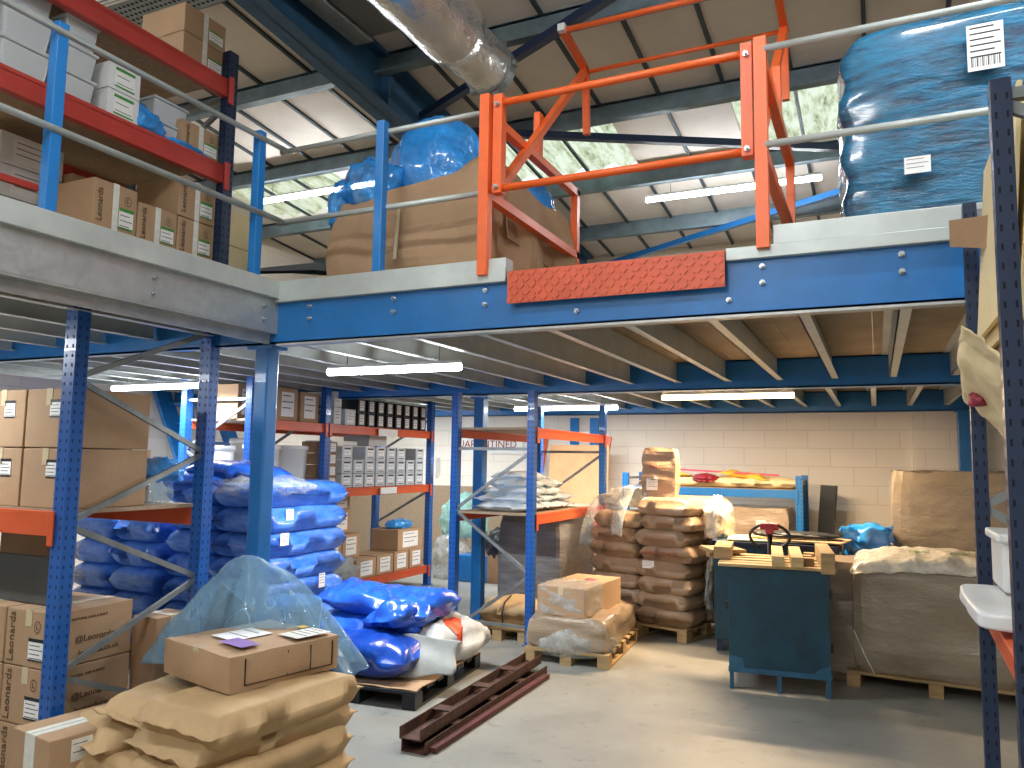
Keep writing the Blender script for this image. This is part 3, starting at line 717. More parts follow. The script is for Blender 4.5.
# plastic draped drum beside the column
dr = empty('plastic_drum', (-3.62, 4.2, 0), 'grey blue plastic drum under a clear film cover, beside the corner column', 'drum')
obj('drum_body', MB().tube([(-3.62, 4.2, .0), (-3.62, 4.2, .06), (-3.62, 4.2, .72), (-3.62, 4.2, .76)], [.19, .2, .21, .21], 32), 'teal', dr, smooth=True)
obj('drum_rim', MB().tube([(-3.62, 4.2, .74), (-3.62, 4.2, .755), (-3.62, 4.2, .78), (-3.62, 4.2, .79)], [.21, .225, .225, .21], 32), 'blue', dr, smooth=True)
ctr = Vector((-3.3, 3.5))
def drapef(u, v):
    a = 2*math.pi*u; r = v; cx, sy_ = math.cos(a), math.sin(a)
    fold = (.05*math.sin(a*5+1.3)+.045*math.sin(a*11+4)+.02*math.sin(a*23))*r
    w = .62 if cx > 0 else .6
    x = ctr.x+cx*(w*r**.85+fold); y = ctr.y+sy_*((.26 if sy_ < 0 else .52)*r**.8+fold*.5)+.1*r*cx
    z = 1.17-.62*r**1.35-.02*math.sin(a*9)*r+.035*noise.fractal(Vector((cx*r*3, sy_*r*3, 2)), 1, 2, 3)
    if abs(x+3.455) < .09 and abs(y-3.72) < .1: y = 3.62
    return (x, y, z)
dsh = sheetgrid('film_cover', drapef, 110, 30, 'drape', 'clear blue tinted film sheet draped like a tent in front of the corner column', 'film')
tag(obj('grey_board', MB().box((-3.66, 3.64, .62), (.36, .02, .6), rot=(R(-8), R(20), R(-12))), 'greyp', bevel=.004), 'dark grey board leaning under the clear film by the column', 'board')
def drapeg(u, v):
    x = -3.9+.26*u+.03*math.sin(v*9); return (x, 3.75+.05*math.sin(u*7+v*2), .95-.95*v*(1-.1*u)+.03*math.sin(u*9))
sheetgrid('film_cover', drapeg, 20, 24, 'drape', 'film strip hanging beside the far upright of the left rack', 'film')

# ================================================================== KRAFT SACK PILE (front)
euro((-3.12, 2.95, 0), 'timber pallet under the kraft paper sacks in the foreground', 1.1, .9, R(-8))
zb = PH; rzp = R(82)
for k in range(4):
    j = ((0, 0), (.03, -.03), (-.01, .02), (.03, .03))[k]
    sack((-2.83+j[0], 3.02+j[1], zb+k*.118), .9, .56, .15, rzp+R((0, 3, -2, 2)[k]), 'kraft paper sack of the foreground pile, %s of the right hand stack' % ('lowest', 'second up', 'third up', 'topmost')[k], 'paper', 'kraft sacks in the foreground', seed=k, a=12, c=.33, wr=.012, flap=.03, pinch=.03, wsc=5)
KS = []
for k in range(4):
    j = ((0, 0), (.03, .0), (-.03, .05), (.08, .12))[k]
    KS += [sack((-3.32+j[0], 2.98+j[1], zb+k*.105), .8, .5, .13, R(85)+R((0, 12, -14, 8)[k]), 'kraft paper sack of the foreground pile, %s of the left hand stack' % ('lowest', 'second up', 'third up', 'topmost')[k], 'paper', 'kraft sacks in the foreground', seed=k+1, a=8, c=.38, wr=.02, flap=.05, pinch=.06, wsc=5, rx=R(3*k-3))]
o = carton((-3.0, 3.22, .63), (.6, .64, .17), 'dented brown carton with purple and white labels on top of the kraft sacks', rz=R(-13), tape='tape', seam='y', bulge=.012)
sticker(o, (-.02, -.05, .185), .2, .24, 't', 'label', 2); sticker(o, (.14, -.17, .187), .2, .11, 't', 'purple', 0, name='purple_sticker'); sticker(o, (.2, .18, .186), .16, .22, 't', 'tapew', 4); sticker(o, (.06, .27, .186), .06, .05, 't', 'yellow', 0, name='yellow_sticker')
mb = MB()
for y in (-.24, 0, .14, .28): mb.b2((.302, y-.002, .025), (.309, y+.002, .15))
mb.b2((.302, -.24, .025), (.309, .28, .029)); obj('printed_lines', mb, 'ink', o, world=False)
tagcard((-3.32, 2.49, .2), .14, .08, 'f', 'white label', on=KS[0])

# ================================================================== BLUE BAGS ON BLACK PALLET
BP = (-3.5, 5.33, 0)
euro(BP, 'black plastic pallet with the rumpled blue bags on it', 1.24, .98, R(6), 'black')
cs = MB(); n = 12
for i in range(n+1):
    for j in range(n+1):
        u, v = i/n-.5, j/n-.5; cs.v.append(Vector((u*.98+.015*noise.noise(Vector((v*6, 3, 0))), v*1.2+.02*noise.noise(Vector((u*7, 0, 1))), .004+.018*abs(noise.noise(Vector((u*4, v*4, 2)))))))
for i in range(n):
    for j in range(n): cs.f.append([i*(n+1)+j, (i+1)*(n+1)+j, (i+1)*(n+1)+j+1, i*(n+1)+j+1]); cs.mi.append(0)
o = obj('cardboard_sheet', cs, 'kraft', origin=(0, 0, 0), solid=.006); o.location = (BP[0], BP[1], .124); o.rotation_euler = (0, 0, R(6)); tag(o, 'flat cardboard sheet between the black pallet and the blue bags', 'cardboard')
Z = .145
DB = sack((-3.5, 5.03, Z), .78, .55, .3, R(8), 'smooth dark blue sack with white label at the front of the black pallet', 'deepbluesack', seed=1, a=3, c=.5, wr=.02, flap=0)
sack((-3.72, 5.1, Z), .55, .5, .2, R(40), 'dark blue sack at the front left under the clear film', 'deepbluesack', seed=2, a=3, flap=0)
sack((-3.68, 5.35, Z+.2), .85, .6, .19, R(15), 'blue sack with printed lines, middle of the black pallet heap', 'bluesack', seed=3, a=4, flap=.0, wr=.03)
sack((-3.66, 5.4, Z+.36), .95, .66, .2, R(10), 'large blue sack on top of the black pallet heap', 'bluesack', seed=0, a=3, wr=.05, flap=0, ry=R(6))
sack((-3.34, 5.36, Z+.3), .75, .4, .24, R(75), 'rumpled blue bag lying across the white bag', 'bluesack', seed=2, a=3, c=.6, wr=.06, flap=0, rx=R(-8), ry=R(-6))
lump('blue_bag', (-3.38, 5.75, Z+.33), (.32, .36, .22), 'bluesack', 'knotted blue bag end at the far side of the black pallet heap', 'bag', seed=6, amp=.2)
o = sack((-3.24, 5.6, Z), .8, .48, .33, R(82), 'white woven sack with orange square at the right of the black pallet', 'wsack', seed=3, a=3, c=.5, wr=.04, flap=0, rx=R(5))
WS = o; mw = Matrix.Translation(WS.location) @ WS.rotation_euler.to_matrix().to_4x4()
from mathutils.bvhtree import BVHTree
bt = BVHTree.FromPolygons([mw @ v.co for v in WS.data.vertices], [tuple(p.vertices) for p in WS.data.polygons]); sq = MB()
for i in range(7):
    for j in range(7):
        u, v = (i/6-.5)*.14, (j/6-.5)*.17; a = R(35); c = Vector((-3.09+u*math.cos(a)-v*math.sin(a), 5.53+u*math.sin(a)+v*math.cos(a), 1.2))
        h = bt.ray_cast(c, Vector((0, 0, -1))); sq.v.append((h[0] if h[0] else Vector((c.x, c.y, .45)))+Vector((.004, -.003, .006)))
for i in range(6):
    for j in range(6): sq.f.append([i*7+j, (i+1)*7+j, (i+1)*7+j+1, i*7+j+1]); sq.mi.append(0)
tag(obj('orange_square', sq, 'orangelab', WS), 'orange square mark')
def gfold(u, v):
    return (-3.42+.55*u-.03*v+.02*math.sin(v*7), 4.84+.3*u+.18*v, Z+.01+.3*v*(1-.25*u)*(.75+.25*math.sin(u*2.6))+.012*math.sin(u*9+v*5)+.05*v*(1-v))
sheetgrid('grey_sack', gfold, 24, 24, 'gsack', 'folded empty grey sack in front of the white woven sack', 'sack', solid=.02)
tagcard((-3.55, 4.735, .3), .1, .1, 'f', 'white label', lines=3, on=DB)

# rusty channel irons
def channel(cx, cy, L, rz, z, label, mt='rust', w=.15, h=.07):
    o = empty('channel_iron', (cx, cy, z), label, 'steel channel', rz=rz)
    obj('channel', MB().b2((-w/2, -L/2, 0), (w/2, L/2, .008)).b2((-w/2, -L/2, 0), (-w/2+.008, L/2, h)).b2((w/2-.008, -L/2, 0), (w/2, L/2, h)), mt, o, world=False)
    for y in (-L*.28, .02, L*.26): obj('cross_plate', MB().b2((-w/2+.008, y-.05, h-.012), (w/2-.008, y+.05, h-.004)), mt, o, world=False)
    return o
channel(-2.60, 5.10, 2.0, R(2), .072, 'rusty steel channel resting on top of the other one, on open floor')
channel(-2.56, 5.08, 1.95, R(1), 0, 'dark rusty steel channel with red oxide, under the top one on open floor', 'rust', .17, .07)
tag(obj('flat_bar', MB().bar((-2.44, 4.15, .02), (-2.45, 5.95, .02), .05, .03), 'redox'), 'red oxide flat bar along the right side of the rusty channels', 'steel bar')

# ================================================================== RIGHT OF THE LEFT BAY: shelving with tubs
rack('shelf_rack', 'long blue and orange shelving run with white buckets and printed boxes', -5.7, -6.6, [5.95, 7.12, 9.44], [(2.12, 0, 2), (1.38, 0, 2), (.27, 1, 2)], 0, 2.42, heights=[2.6, 2.58, 2.58], low=.3, step=.5)
def small(loc, sz, label, mt, stick='label', group=None, name='carton', face='r', lines=3, head=None, cat='box'):
    o = empty(name, loc, label, cat, group); x, y, z = sz
    obj('box_body', MB().b2((-x/2, -y/2, 0), (x/2, y/2, z)), mt, o, world=False, bevel=.003)
    if stick: sticker(o, (x/2, 0, z*.5), y*.62, z*.75, face, stick, lines, head=head)
    return o
# top shelf, far bay: black sided cartons
y = 7.32; cols = 0
pos = ['nearest the blue upright', 'second from the upright', 'third from the upright', 'fourth from the upright', 'fifth from the upright', 'sixth from the upright', 'seventh from the upright', 'eighth from the upright', 'last before the far upright']
small((-5.92, 7.36, 2.125), (.4, .14, .2), 'white boxed tub at the near end of the top shelf with the black cartons, lower', 'white'); small((-5.92, 7.36, 2.33), (.4, .14, .18), 'white boxed tub at the near end of the top shelf with the black cartons, upper', 'white')
small((-5.9, 7.58, 2.125), (.4, .2, .19), 'pale grey box beside the white tubs on the top shelf', 'tub')
for i in range(8):
    yy = 7.86+i*.205
    for k in range(2):
        if i == 0 and k == 1: pass
        small((-5.95, yy, 2.125+k*.17), (.42, .15, .165), '%s black carton with white label on the top shelf, %s' % (('lower', 'upper')[k], pos[i]), 'black', group='black cartons on the top shelf')
for i in range(8):
    for k in range(3):
        if k == 2 and i in (1, 6): continue
        small((-5.92, 7.56+i*.232, 1.385+k*.165), (.42, .2, .16), '%s grey white carton on the middle shelf, %s' % (ORD[k], pos[i]), 'tub', 'label', 'grey cartons on the middle shelf', lines=2, head='black')
for k in range(4): small((-5.92, 7.3, 1.385+k*.135), (.4, .15, .13), '%s small brown box in the column against the blue upright' % ORD[k], 'kraftd', group='brown boxes against the upright')
small((-6.1, 7.75, 1.89), (.4, .5, .05), 'flat white lid lying on the grey cartons of the middle shelf', 'white', None)
small((-6.1, 8.45, 1.89), (.4, .4, .14), 'pale box on top of the grey cartons of the middle shelf', 'tub', None)
BOT = [((-5.95, 7.55, .275), (.4, .3, .27)), ((-5.92, 8.02, .275), (.42, .4, .23)), ((-5.92, 8.42, .275), (.42, .36, .24)), ((-5.92, 8.8, .275), (.42, .34, .25)), ((-5.92, 9.16, .275), (.42, .32, .25)), ((-5.92, 9.0, .53), (.42, .6, .27)), ((-6.1, 7.6, .55), (.4, .32, .28)), ((-6.1, 7.95, .51), (.4, .34, .29)), ((-6.1, 7.75, .83), (.4, .34, .27)), ((-6.12, 7.8, 1.1), (.36, .3, .2))]
BL = ['near end of the bottom shelf, floor layer', 'second along the bottom shelf', 'third along the bottom shelf', 'fourth along the bottom shelf', 'last along the bottom shelf', 'long one on top by the far upright', 'upper layer behind the grey bag', 'upper layer in the middle', 'third layer of the tall pile', 'topmost of the tall pile']
for (l, s), b in zip(BOT, BL): small(l, s, 'brown carton on the low orange shelf, '+b, 'kraft', group='brown cartons on the low shelf')
lump('blue_bag', (-5.9, 9.0, .8), (.3, .5, .16), 'bluefilm', 'small blue plastic bag on the carton by the far upright of the shelving', 'bag', seed=5, amp=.15)
lump('grey_bag', (-5.82, 7.62, .28), (.35, .55, .34), 'gsack', 'crumpled grey plastic bag at the near end of the low orange shelf', 'bag', seed=8, amp=.3)
tag(obj('shelf_tag', MB().box((-5.64, 8.3, 2.06), (.006, .42, .09)), 'label'), 'oval white shelf tag on the upper orange beam', 'label')
tag(obj('shelf_tag', MB().box((-5.64, 8.35, 1.33), (.006, .36, .08)), 'label'), 'white shelf tag on the middle orange beam', 'label')
tag(obj('paper_sheet', MB().box((-5.6, 9.5, 1.62), (.01, .26, .28), rot=(R(12), 0, R(20))), 'label'), 'white paper sheet hanging on the far upright of the shelving', 'paper')
# near bay
for i, (xx, yy, w, p) in enumerate(((-6.2, 6.16, .3, 'left of the upright'), (-5.97, 6.5, .32, 'behind the blue column'), (-5.97, 6.86, .3, 'right of the blue column, against the upright'))):
    small((xx, yy, 2.125), (.5, w, (.36, .35, .33)[i]), 'tall brown carton on the near top shelf, '+p, 'kraft')
def bucket(x, y, z, r, h, label):
    o = empty('plastic_bucket', (x, y, z), label, 'bucket', 'white buckets')
    obj('bucket_body', MB().tube([(0, 0, 0), (0, 0, .01), (0, 0, h*.92)], [r*.84, r*.86, r*.97], 28), 'white', o, world=False, smooth=True)
    obj('bucket_lid', MB().tube([(0, 0, h*.9), (0, 0, h*.91), (0, 0, h*.985), (0, 0, h)], [r*.98, r*1.04, r*1.04, r*.96], 28), 'white', o, world=False, smooth=True)
bucket(-5.98, 6.88, 1.385, .19, .48, 'large white lidded bucket between the column and the shelving upright')
bucket(-5.98, 6.42, 1.385, .19, .48, 'white lidded bucket hidden partly by the blue column')
bucket(-6.38, 6.6, 1.385, .17, .55, 'taller white bucket behind the right hand bucket')
bucket(-6.38, 6.2, 1.385, .17, .46, 'white lidded bucket furthest left on the shelving')

# ================================================================== BARE BAY with pale blue sacks
rack('shelf_bay', 'free standing blue upright bay with two orange shelves holding pale blue sacks', -3.86, -3.02, [6.9, 9.05], [(2.06, 0, 1), (1.22, 0, 1)], 0, 2.42, w=.085, low=.06, step=.59, um='upblue')
for k, (n, w) in enumerate(((3, 1.0), (3, .95), (2, .85), (2, .75), (1, .6))):
    for i in range(n):
        sack((-3.42+random.uniform(-.03, .03), 7.25+i*.42+k*.06, 1.225+k*.075), .62-.04*k, .44, .1, R(random.uniform(-8, 8)), '%s layer pale blue sack on the bare bay shelf, %s' % (ORD[k], ('front', 'middle', 'back')[i]), 'whitesack', 'pale blue sacks on the bay shelf', seed=k+i, a=3, c=.6, wr=.02, flap=.03)
tag(obj('wrapped_pallet_load', block_mb(.72, 1.1, 1.0, .02, 3, 3, .03, top=.05), 'wrapgrey'), 'tall load in dark grey stretch film on a pallet inside the bare bay', 'pallet load').location = (-3.42, 8.3, PH)
euro((-3.42, 8.3, 0), 'timber pallet under the dark grey wrapped load', 1.2, .76)
euro((-3.38, 7.2, 0), 'small timber pallet in the front of the bare bay', .55, .64, R(0), 'wood')
sack((-3.34, 7.25, PH), .62, .5, .24, R(6), 'strapped kraft sack on the small pallet in the bare bay', 'paper', seed=2, a=4, c=.55, wr=.03, flap=.03)
tag(obj('black_strap', MB().tube([(-3.36, 7.01, PH+.03), (-3.36, 6.99, PH+.12), (-3.36, 7.05, PH+.22), (-3.36, 7.2, PH+.265)], .008, 6), 'black'), 'black strap over the kraft sack in the bare bay', 'strap')
# low wrapped pallet
PC = (-2.5, 6.98); RZ = R(4)
euro((PC[0], PC[1], 0), 'timber pallet under the low film wrapped cartons', 1.2, .76, RZ)
o = obj('wrapped_pallet_load', block_mb(.72, 1.16, .26, .025, 4, 5, .02, top=.03), 'wrapbrown', origin=(0, 0, 0)); o.location = (PC[0], PC[1], PH); o.rotation_euler = (0, 0, RZ); tag(o, 'low layer of cartons under clear film on the middle floor pallet', 'pallet load')
sk_ = lump('stretch_film', (PC[0], PC[1]-.38, .06), (.84, .5, .4), 'film', 'loose silvery film bunched at the front of the middle floor pallet', 'film', seed=12, amp=.1, sub=4)
o = carton((-2.52, 6.92, .385), (.46, .86, .25), 'long brown carton with pink sticker on the middle floor pallet', rz=R(-4), tape='tape', seam='y', mt='kraft')
sticker(o, (.05, .12, .25), .09, .12, 't', 'pink', 2, name='pink_sticker')
o = obj('stretch_film', block_mb(.475, .42, .26, .012, 9, 7, 0), 'film', origin=(0, 0, 0)); o.location = (-2.53, 6.7, .385); o.rotation_euler = (0, 0, R(-4)); tag(o, 'clear film wound round the near end of the long brown carton', 'film')

# ================================================================== BROWN SACK STACK
BZ = R(-14); ca, sa = math.cos(BZ), math.sin(BZ)
def bl(x, y): return (-2.1+x*ca-y*sa, 8.3+x*sa+y*ca)
p = bl(0, 0); euro((p[0], p[1], 0), 'timber pallet under the tall stack of brown sacks', 1.0, 1.05, BZ)
SN = {'rf': 'right front', 'rb': 'right rear', 'lf': 'left front', 'lb': 'left rear'}
BS = {}
for k in range(8):
    z = PH+k*.155
    for nm, x, y in (('rf', .26, -.25), ('rb', .27, .25), ('lf', -.32, -.22)):
        if nm == 'lf' and k > 6: continue
        px_, py_ = bl(x+random.uniform(-.03, .03), y+random.uniform(-.02, .02))
        BS[k, nm] = sack((px_, py_, z), .6+random.uniform(-.03, .03), .5, .175, BZ+R(random.uniform(-5, 5)), '%s layer brown sack, %s of the tall brown stack' % (ORD[k], SN[nm]), 'paperd', 'brown sacks of the tall stack', seed=k*3+len(nm)+(nm == 'rb'), a=6, c=.45, wr=.012, flap=.01, pinch=.1)
px_, py_ = bl(.1, -.2)
o = obj('upright_sack', block_mb(.36, .16, .5, .02, 5, 2, .04), 'paperd', origin=(0, 0, 0)); o.location = (px_-.02, py_+.02, PH+8*.155+.02); o.rotation_euler = (R(-4), 0, BZ+R(12)); tag(o, 'brown sack standing upright on top of the tall brown stack', 'sack')
sticker(o, (-.06, -.093, .12), .12, .12, 'f', 'label', 4); text('MALTED', .05, 'inkr', o, (.0, -.1, .3), (R(90), 0, 0)); 
for x, z, tx, key in ((.25, PH+4*.155+.085, 'TAPIOCA STARCH', (4, 'rf')), (-.3, PH+5*.155+.085, 'STARCH', (5, 'lf'))):
    px_, py_ = bl(x, -.505); on = BS[key]; t = text(tx, .045, 'inkr', on, (0, 0, 0), (0, 0, 0))
    snap(t, on, Matrix.Translation(on.location) @ on.rotation_euler.to_matrix().to_4x4(), (px_, py_, z), 'f', .012, Matrix.Rotation(BZ, 4, 'Z') @ Matrix.Rotation(R(90), 4, 'X'))
px_, py_ = bl(.12, -.53); tagcard((px_, py_, PH+3*.155+.09), .12, .075, 'f', 'white label', on=BS[3, 'rf'])
def lfilm(u, v):
    x, y = bl(-.72+.62*u, -.52+.15*math.sin(u*5)+.3*(1-v)**2); return (x, y, 1.42-.5*v-.08*math.cos(u*4)+.03*noise.noise(Vector((u*6, v*6, 0))))
sheetgrid('stretch_film', lfilm, 24, 20, 'film', 'clear film hanging over the left front of the tall brown stack', 'film')
px_, py_ = bl(-.3, .0); lump('stretch_film', (px_, py_, 1.26), (.8, .6, .26), 'creamfilm', 'crumpled cream film on the upper left of the tall brown stack', 'film', seed=15, amp=.25)
px_, py_ = bl(.62, .05); lump('stretch_film', (px_, py_, 1.0), (.3, .7, .5), 'creamfilm', 'bunched cream film bulging from the upper right of the tall brown stack', 'film', seed=19, amp=.25)
px_, py_ = bl(.58, .05); lump('stretch_film', (px_, py_, .3), (.12, .9, .7), 'film', 'clear film clinging low to the right side of the tall brown stack', 'film', seed=21, amp=.15)

# ================================================================== BLUE CABINET, PALLET TRUCK, BOARDS
cb = empty('steel_bin', (-.76, 6.75, 0), 'dark blue steel sided bin on short feet with a timber pallet on top', 'bin', rz=R(7))
obj('front_panel', MB().b2((-.37, -.34, .17), (.37, -.325, .93)), 'teal', cb, world=False, bevel=.003)
obj('side_panel', MB().b2((.355, -.32, .17), (.37, .34, .93)), 'teal', cb, world=False); obj('side_panel', MB().b2((-.37, -.32, .17), (-.355, .34, .93)), 'teal', cb, world=False)
obj('back_panel', MB().b2((-.37, .33, .17), (.37, .345, .93)), 'teal', cb, world=False)
obj('bottom_rail', MB().b2((-.375, -.345, .13), (.375, -.31, .17)), 'tealc', cb, world=False); obj('bottom_rail', MB().b2((-.375, .31, .13), (.375, .345, .17)), 'tealc', cb, world=False)
for q in ([(-.37, -.342, .14), (-.25, -.342, .14), (-.27, -.342, .24), (-.37, -.342, .26)], [(.37, -.342, .24), (.28, -.342, .2), (.22, -.342, .14), (.37, -.342, .14)]): tag(obj('corner_patch', MB().add(q, [(0, 1, 2, 3)]), 'tealc', cb, world=False), 'lighter blue corner patch')
for x, y in ((-.35, -.32), (.35, -.32), (-.0, -.32), (-.35, .32), (.35, .32)): obj('foot', MB().b2((x-.016, y-.02, 0), (x+.016, y+.02, .16)), 'tealc', cb, world=False)
for z in (.36, .76): obj('hinge', MB().b2((.37, -.33, z-.03), (.392, -.29, z+.03)), 'black', cb, world=False)
obj('hinge', MB().b2((-.392, -.33, .6), (-.37, -.29, .66)), 'black', cb, world=False)
# broken pallet on top
pt_ = empty('pallet', (-.76, 6.78, .935), 'worn timber pallet lying upside down on the blue steel bin', 'pallet', rz=R(7))
for y in (-.33, -.18, .0, .18, .35): obj('board', MB().b2((-.45, y-.055, 0), (.42, y+.055, .022)), 'woodl', pt_, world=False, bevel=.002)
for x, sgn in ((-.0, 1), (.14, 1)): obj('stringer', MB().b2((x-.045, -.42, .022), (x+.045, .42, .1)), 'woodl', pt_, world=False, bevel=.003)
obj('stringer', MB().b2((.31, -.4, -.02), (.41, .38, .14)), 'wood', pt_, world=False, bevel=.003)
obj('stringer', MB().b2((-.5, -.1, .022), (-.36, .42, .12)), 'wood', pt_, world=False, bevel=.003)
for x, y in ((.23, -.22), (.22, -.05), (.25, .15)): obj('block', MB().box((x, y, .05), (.08, .1, .06)), 'wood', pt_, world=False)
tag(obj('timber_offcut', MB().box((-1.25, 7.05, .99), (.3, .34, .03), rot=(0, 0, R(30))).box((-1.25, 7.05, .95), (.26, .1, .05), rot=(0, 0, R(30))), 'wood'), 'timber pallet corner sticking out between brown sacks and blue bin', 'timber')
# second bin behind with cardboard sheets
b2 = empty('steel_bin', (-.9, 8.0, 0), 'second blue steel bin behind the first, covered with flat cardboard', 'bin', rz=R(4))
obj('bin_body', MB().b2((-.55, -.4, .1), (.55, .4, 1.0)), 'teal', b2, world=False, bevel=.005)
obj('bin_rim', MB().b2((-.57, -.42, .97), (.57, -.38, 1.01)).b2((-.57, .38, .97), (.57, .42, 1.01)).b2((-.57, -.42, .97), (-.53, .42, 1.01)).b2((.53, -.42, .97), (.57, .42, 1.01)), 'navy', b2, world=False)
for x in (-.5, .5):
    for y in (-.35, .35): obj('foot', MB().b2((x-.03, y-.03, 0), (x+.03, y+.03, .1)), 'navy', b2, world=False)
for i, (x, y, w, d, rz, mt) in enumerate(((-.95, 8.0, .8, .55, 8, 'kraftl'), (-.62, 7.98, .7, .5, -10, 'kraft'), (-.8, 8.1, .7, .5, 3, 'kraftl'))):
    o = obj('cardboard_sheet', MB().box((0, 0, .006), (w, d, .012)), mt, origin=(0, 0, 0)); o.location = (x, y, 1.012+i*.013); o.rotation_euler = (R(0), 0, R(rz)); tag(o, '%s flattened cardboard sheet on the second blue bin' % ('lowest', 'middle', 'topmost')[i], 'cardboard')
lump('black_bag', (-.72, 7.98, 1.055), (.8, .35, .06), 'black', 'flat black bag between the cardboard sheets and the pallet truck', 'bag', seed=4, amp=.2)
pk = empty('pallet_truck', (-.88, 7.35, 0), 'hand pallet truck parked behind the blue bin, its red and black handle standing up', 'pallet truck', rz=0)
hb = obj('handle_bar', MB().tube([(-.88, 7.42, .2), (-.88, 7.36, .6), (-.88, 7.3, 1.14)], [.03, .028, .022], 12), 'black', pk, smooth=True)
obj('handle_loop', MB().tube([(-.88+.155*math.cos(a)*(1+.1*math.cos(2*a)), 7.3, 1.1+.115*math.sin(a)) for a in [R(-60+i*15) for i in range(21)]], .014, 10), 'black', hb, smooth=True)
obj('handle_grip', MB().tube([(-.96, 7.3, 1.19), (-.8, 7.3, 1.19)], .032, 12).box((-.88, 7.3, 1.17), (.07, .05, .1)), 'red', hb, bevel=.01)
obj('pump_body', MB().tube([(-.88, 7.42, .05), (-.88, 7.42, .4)], .07, 16).b2((-1.08, 7.38, .1), (-.68, 7.46, .22)), 'red', pk)
for x in (-1.03, -.73): obj('fork', MB().b2((x-.08, 7.46, .06), (x+.08, 7.58, .11)), 'red', pk)
for x in (-.93, -.83): obj('wheel', MB().tube([(x-.02, 7.42, .09), (x+.02, 7.42, .09)], .09, 18), 'black', pk)

# blue film + narrow wrapped stack between bin and right pallets
tag(obj('blue_bag', block_mb(.42, .24, 1.14, .075, 9, 22, 0, cuts=26), 'bluefilm', smooth=True), 'creased blue film bag hanging between the bin and the right hand pallets', 'bag').location = (-.1, 8.3, .02)
tag(obj('wrapped_pallet_load', block_mb(.3, .6, .95, .02, 4, 9, .02), 'wrapbrown'), 'narrow film wrapped brown load right behind the blue bin', 'pallet load').location = (-.33, 7.35, .0)

# right hand pallets
euro((.4, 7.42, 0), 'timber pallet under the front right wrapped load', 1.15, 1.25, R(-4))
o = obj('wrapped_pallet_load', block_mb(1.16, 1.1, .84, .02, 3, 11, .01, top=.0), 'wraptaupe', origin=(0, 0, 0)); o.location = (.4, 7.42, PH); o.rotation_euler = (0, 0, R(-4)); tag(o, 'big film wrapped carton load at front right under a cream cover', 'pallet load')
def covf(u, v):
    x = -.22+1.28*u; y = 6.84+1.2*v; e = max(0, abs(u-.5)*2-.86)/.14; e2 = max(0, .07-v)/.07
    z = PH+.86+.09*math.sin(math.pi*u)*math.sin(math.pi*min(1, v+.15))+.035*noise.fractal(Vector((u*6, v*6, 1)), 1, 2, 4)-.09*max(e*e, e2*e2)
    return (x-(0 if e2 < .01 else 0), y-.02*e2, z)
cv = sheetgrid('plastic_cover', covf, 44, 40, 'creamfilm', 'crumpled cream plastic cover with green print on the front right load', 'cover', solid=.004)
for i, (x, y, s) in enumerate(((.28, 6.93, 'organic'), (.55, 6.9, 'starch'), (.82, 6.98, 'organic'))):
    t = text(s, .05, 'green', cv, (0, 0, 0), (R(25), 0, R(-5))); t.location = Vector((x, y, PH+.955))-cv.location
st_ = obj('white_strap', MB().tube([(-.2, 6.83, .45), (-.13, 6.81, .28), (-.06, 6.8, .14)], .004, 6), 'white'); tag(st_, 'thin white strap end at the lower left of the front right load', 'strap')
euro((.74, 8.95, 0), 'timber pallet under the tall rear right load', 1.15, 1.15)
tag(obj('wrapped_pallet_load', block_mb(1.2, 1.1, 1.56, .015, 2.5, 14, .01, top=.03), 'wraptaupe'), 'tall brown load in stretch film at rear right before the painted wall', 'pallet load').location = (.72, 8.95, PH)

# ================================================================== WALL RACK at the back
rack('shelf_rack', 'low blue shelf against the back wall behind the brown sack stack', 9.95, 10.75, [-3.0, -.85], [(1.43, 0, 1)], 0, 1.6, axis='x', um='blue', bm='blue', w=.08)
WB = tag(obj('wrapped_box', block_mb(.95, .7, .78, .015, 3, 4, .01), 'wrapbrown'), 'film wrapped brown carton under the blue shelf, right one', 'box'); WB.location = (-1.45, 10.35, .42)
tag(obj('wrapped_box', block_mb(.62, .7, .8, .015, 3, 6, .01), 'wrapbrown'), 'film wrapped brown carton under the blue shelf, left one', 'box').location = (-2.32, 10.35, .42)
euro((-1.8, 10.35, 0), 'timber pallet on the floor under the blue wall shelf', .75, 1.9)
for x in (-2.32, -1.45): pass
tag(obj('cardboard_box', MB().b2((-2.65, 10.02, PH), (-.96, 10.68, .42)), 'kraftd'), 'flat brown cartons below the two wrapped cartons under the blue shelf', 'box')
tagcard((-1.3, 9.985, .95), .12, .1, 'f', 'white label', on=WB)
for i, (x, y, l) in enumerate(((-2.45, 10.3, .75), (-1.85, 10.35, .8), (-1.25, 10.3, .75))):
    sack((x, y, 1.437), l, .6, .13, R((5, -6, 3)[i]), 'cream sack lying on the blue wall shelf, %s' % ('left', 'middle', 'right')[i], 'cream', seed=i, a=4, wr=.03)
lump('red_bag', (-2.0, 10.12, 1.5), (.32, .3, .13), 'red', 'dark red plastic scrap on the blue wall shelf', 'bag', seed=3, amp=.3)
sack((-1.5, 10.25, 1.55), .55, .4, .07, R(-10), 'yellow plastic sack on the right of the blue wall shelf', 'yellow', seed=1, a=3, wr=.04, ry=R(8))
sack((-2.5, 10.2, 1.56), .5, .35, .05, R(8), 'yellow plastic sack on the left of the blue wall shelf', 'yellow', seed=2, a=3, wr=.04)
tag(obj('plastic_pole', MB().tube([(-2.5, 10.05, 1.66), (-1.1, 10.2, 1.6)], .012, 8), 'pink'), 'thin pink pole lying across the sacks on the wall shelf', 'pole')
tag(obj('leaning_board', MB().box((-.62, 10.75, .74), (.3, .03, 1.48), rot=(R(-6), 0, R(-50))), 'greyp'), 'grey board leaning on the wall right of the blue shelf', 'board')
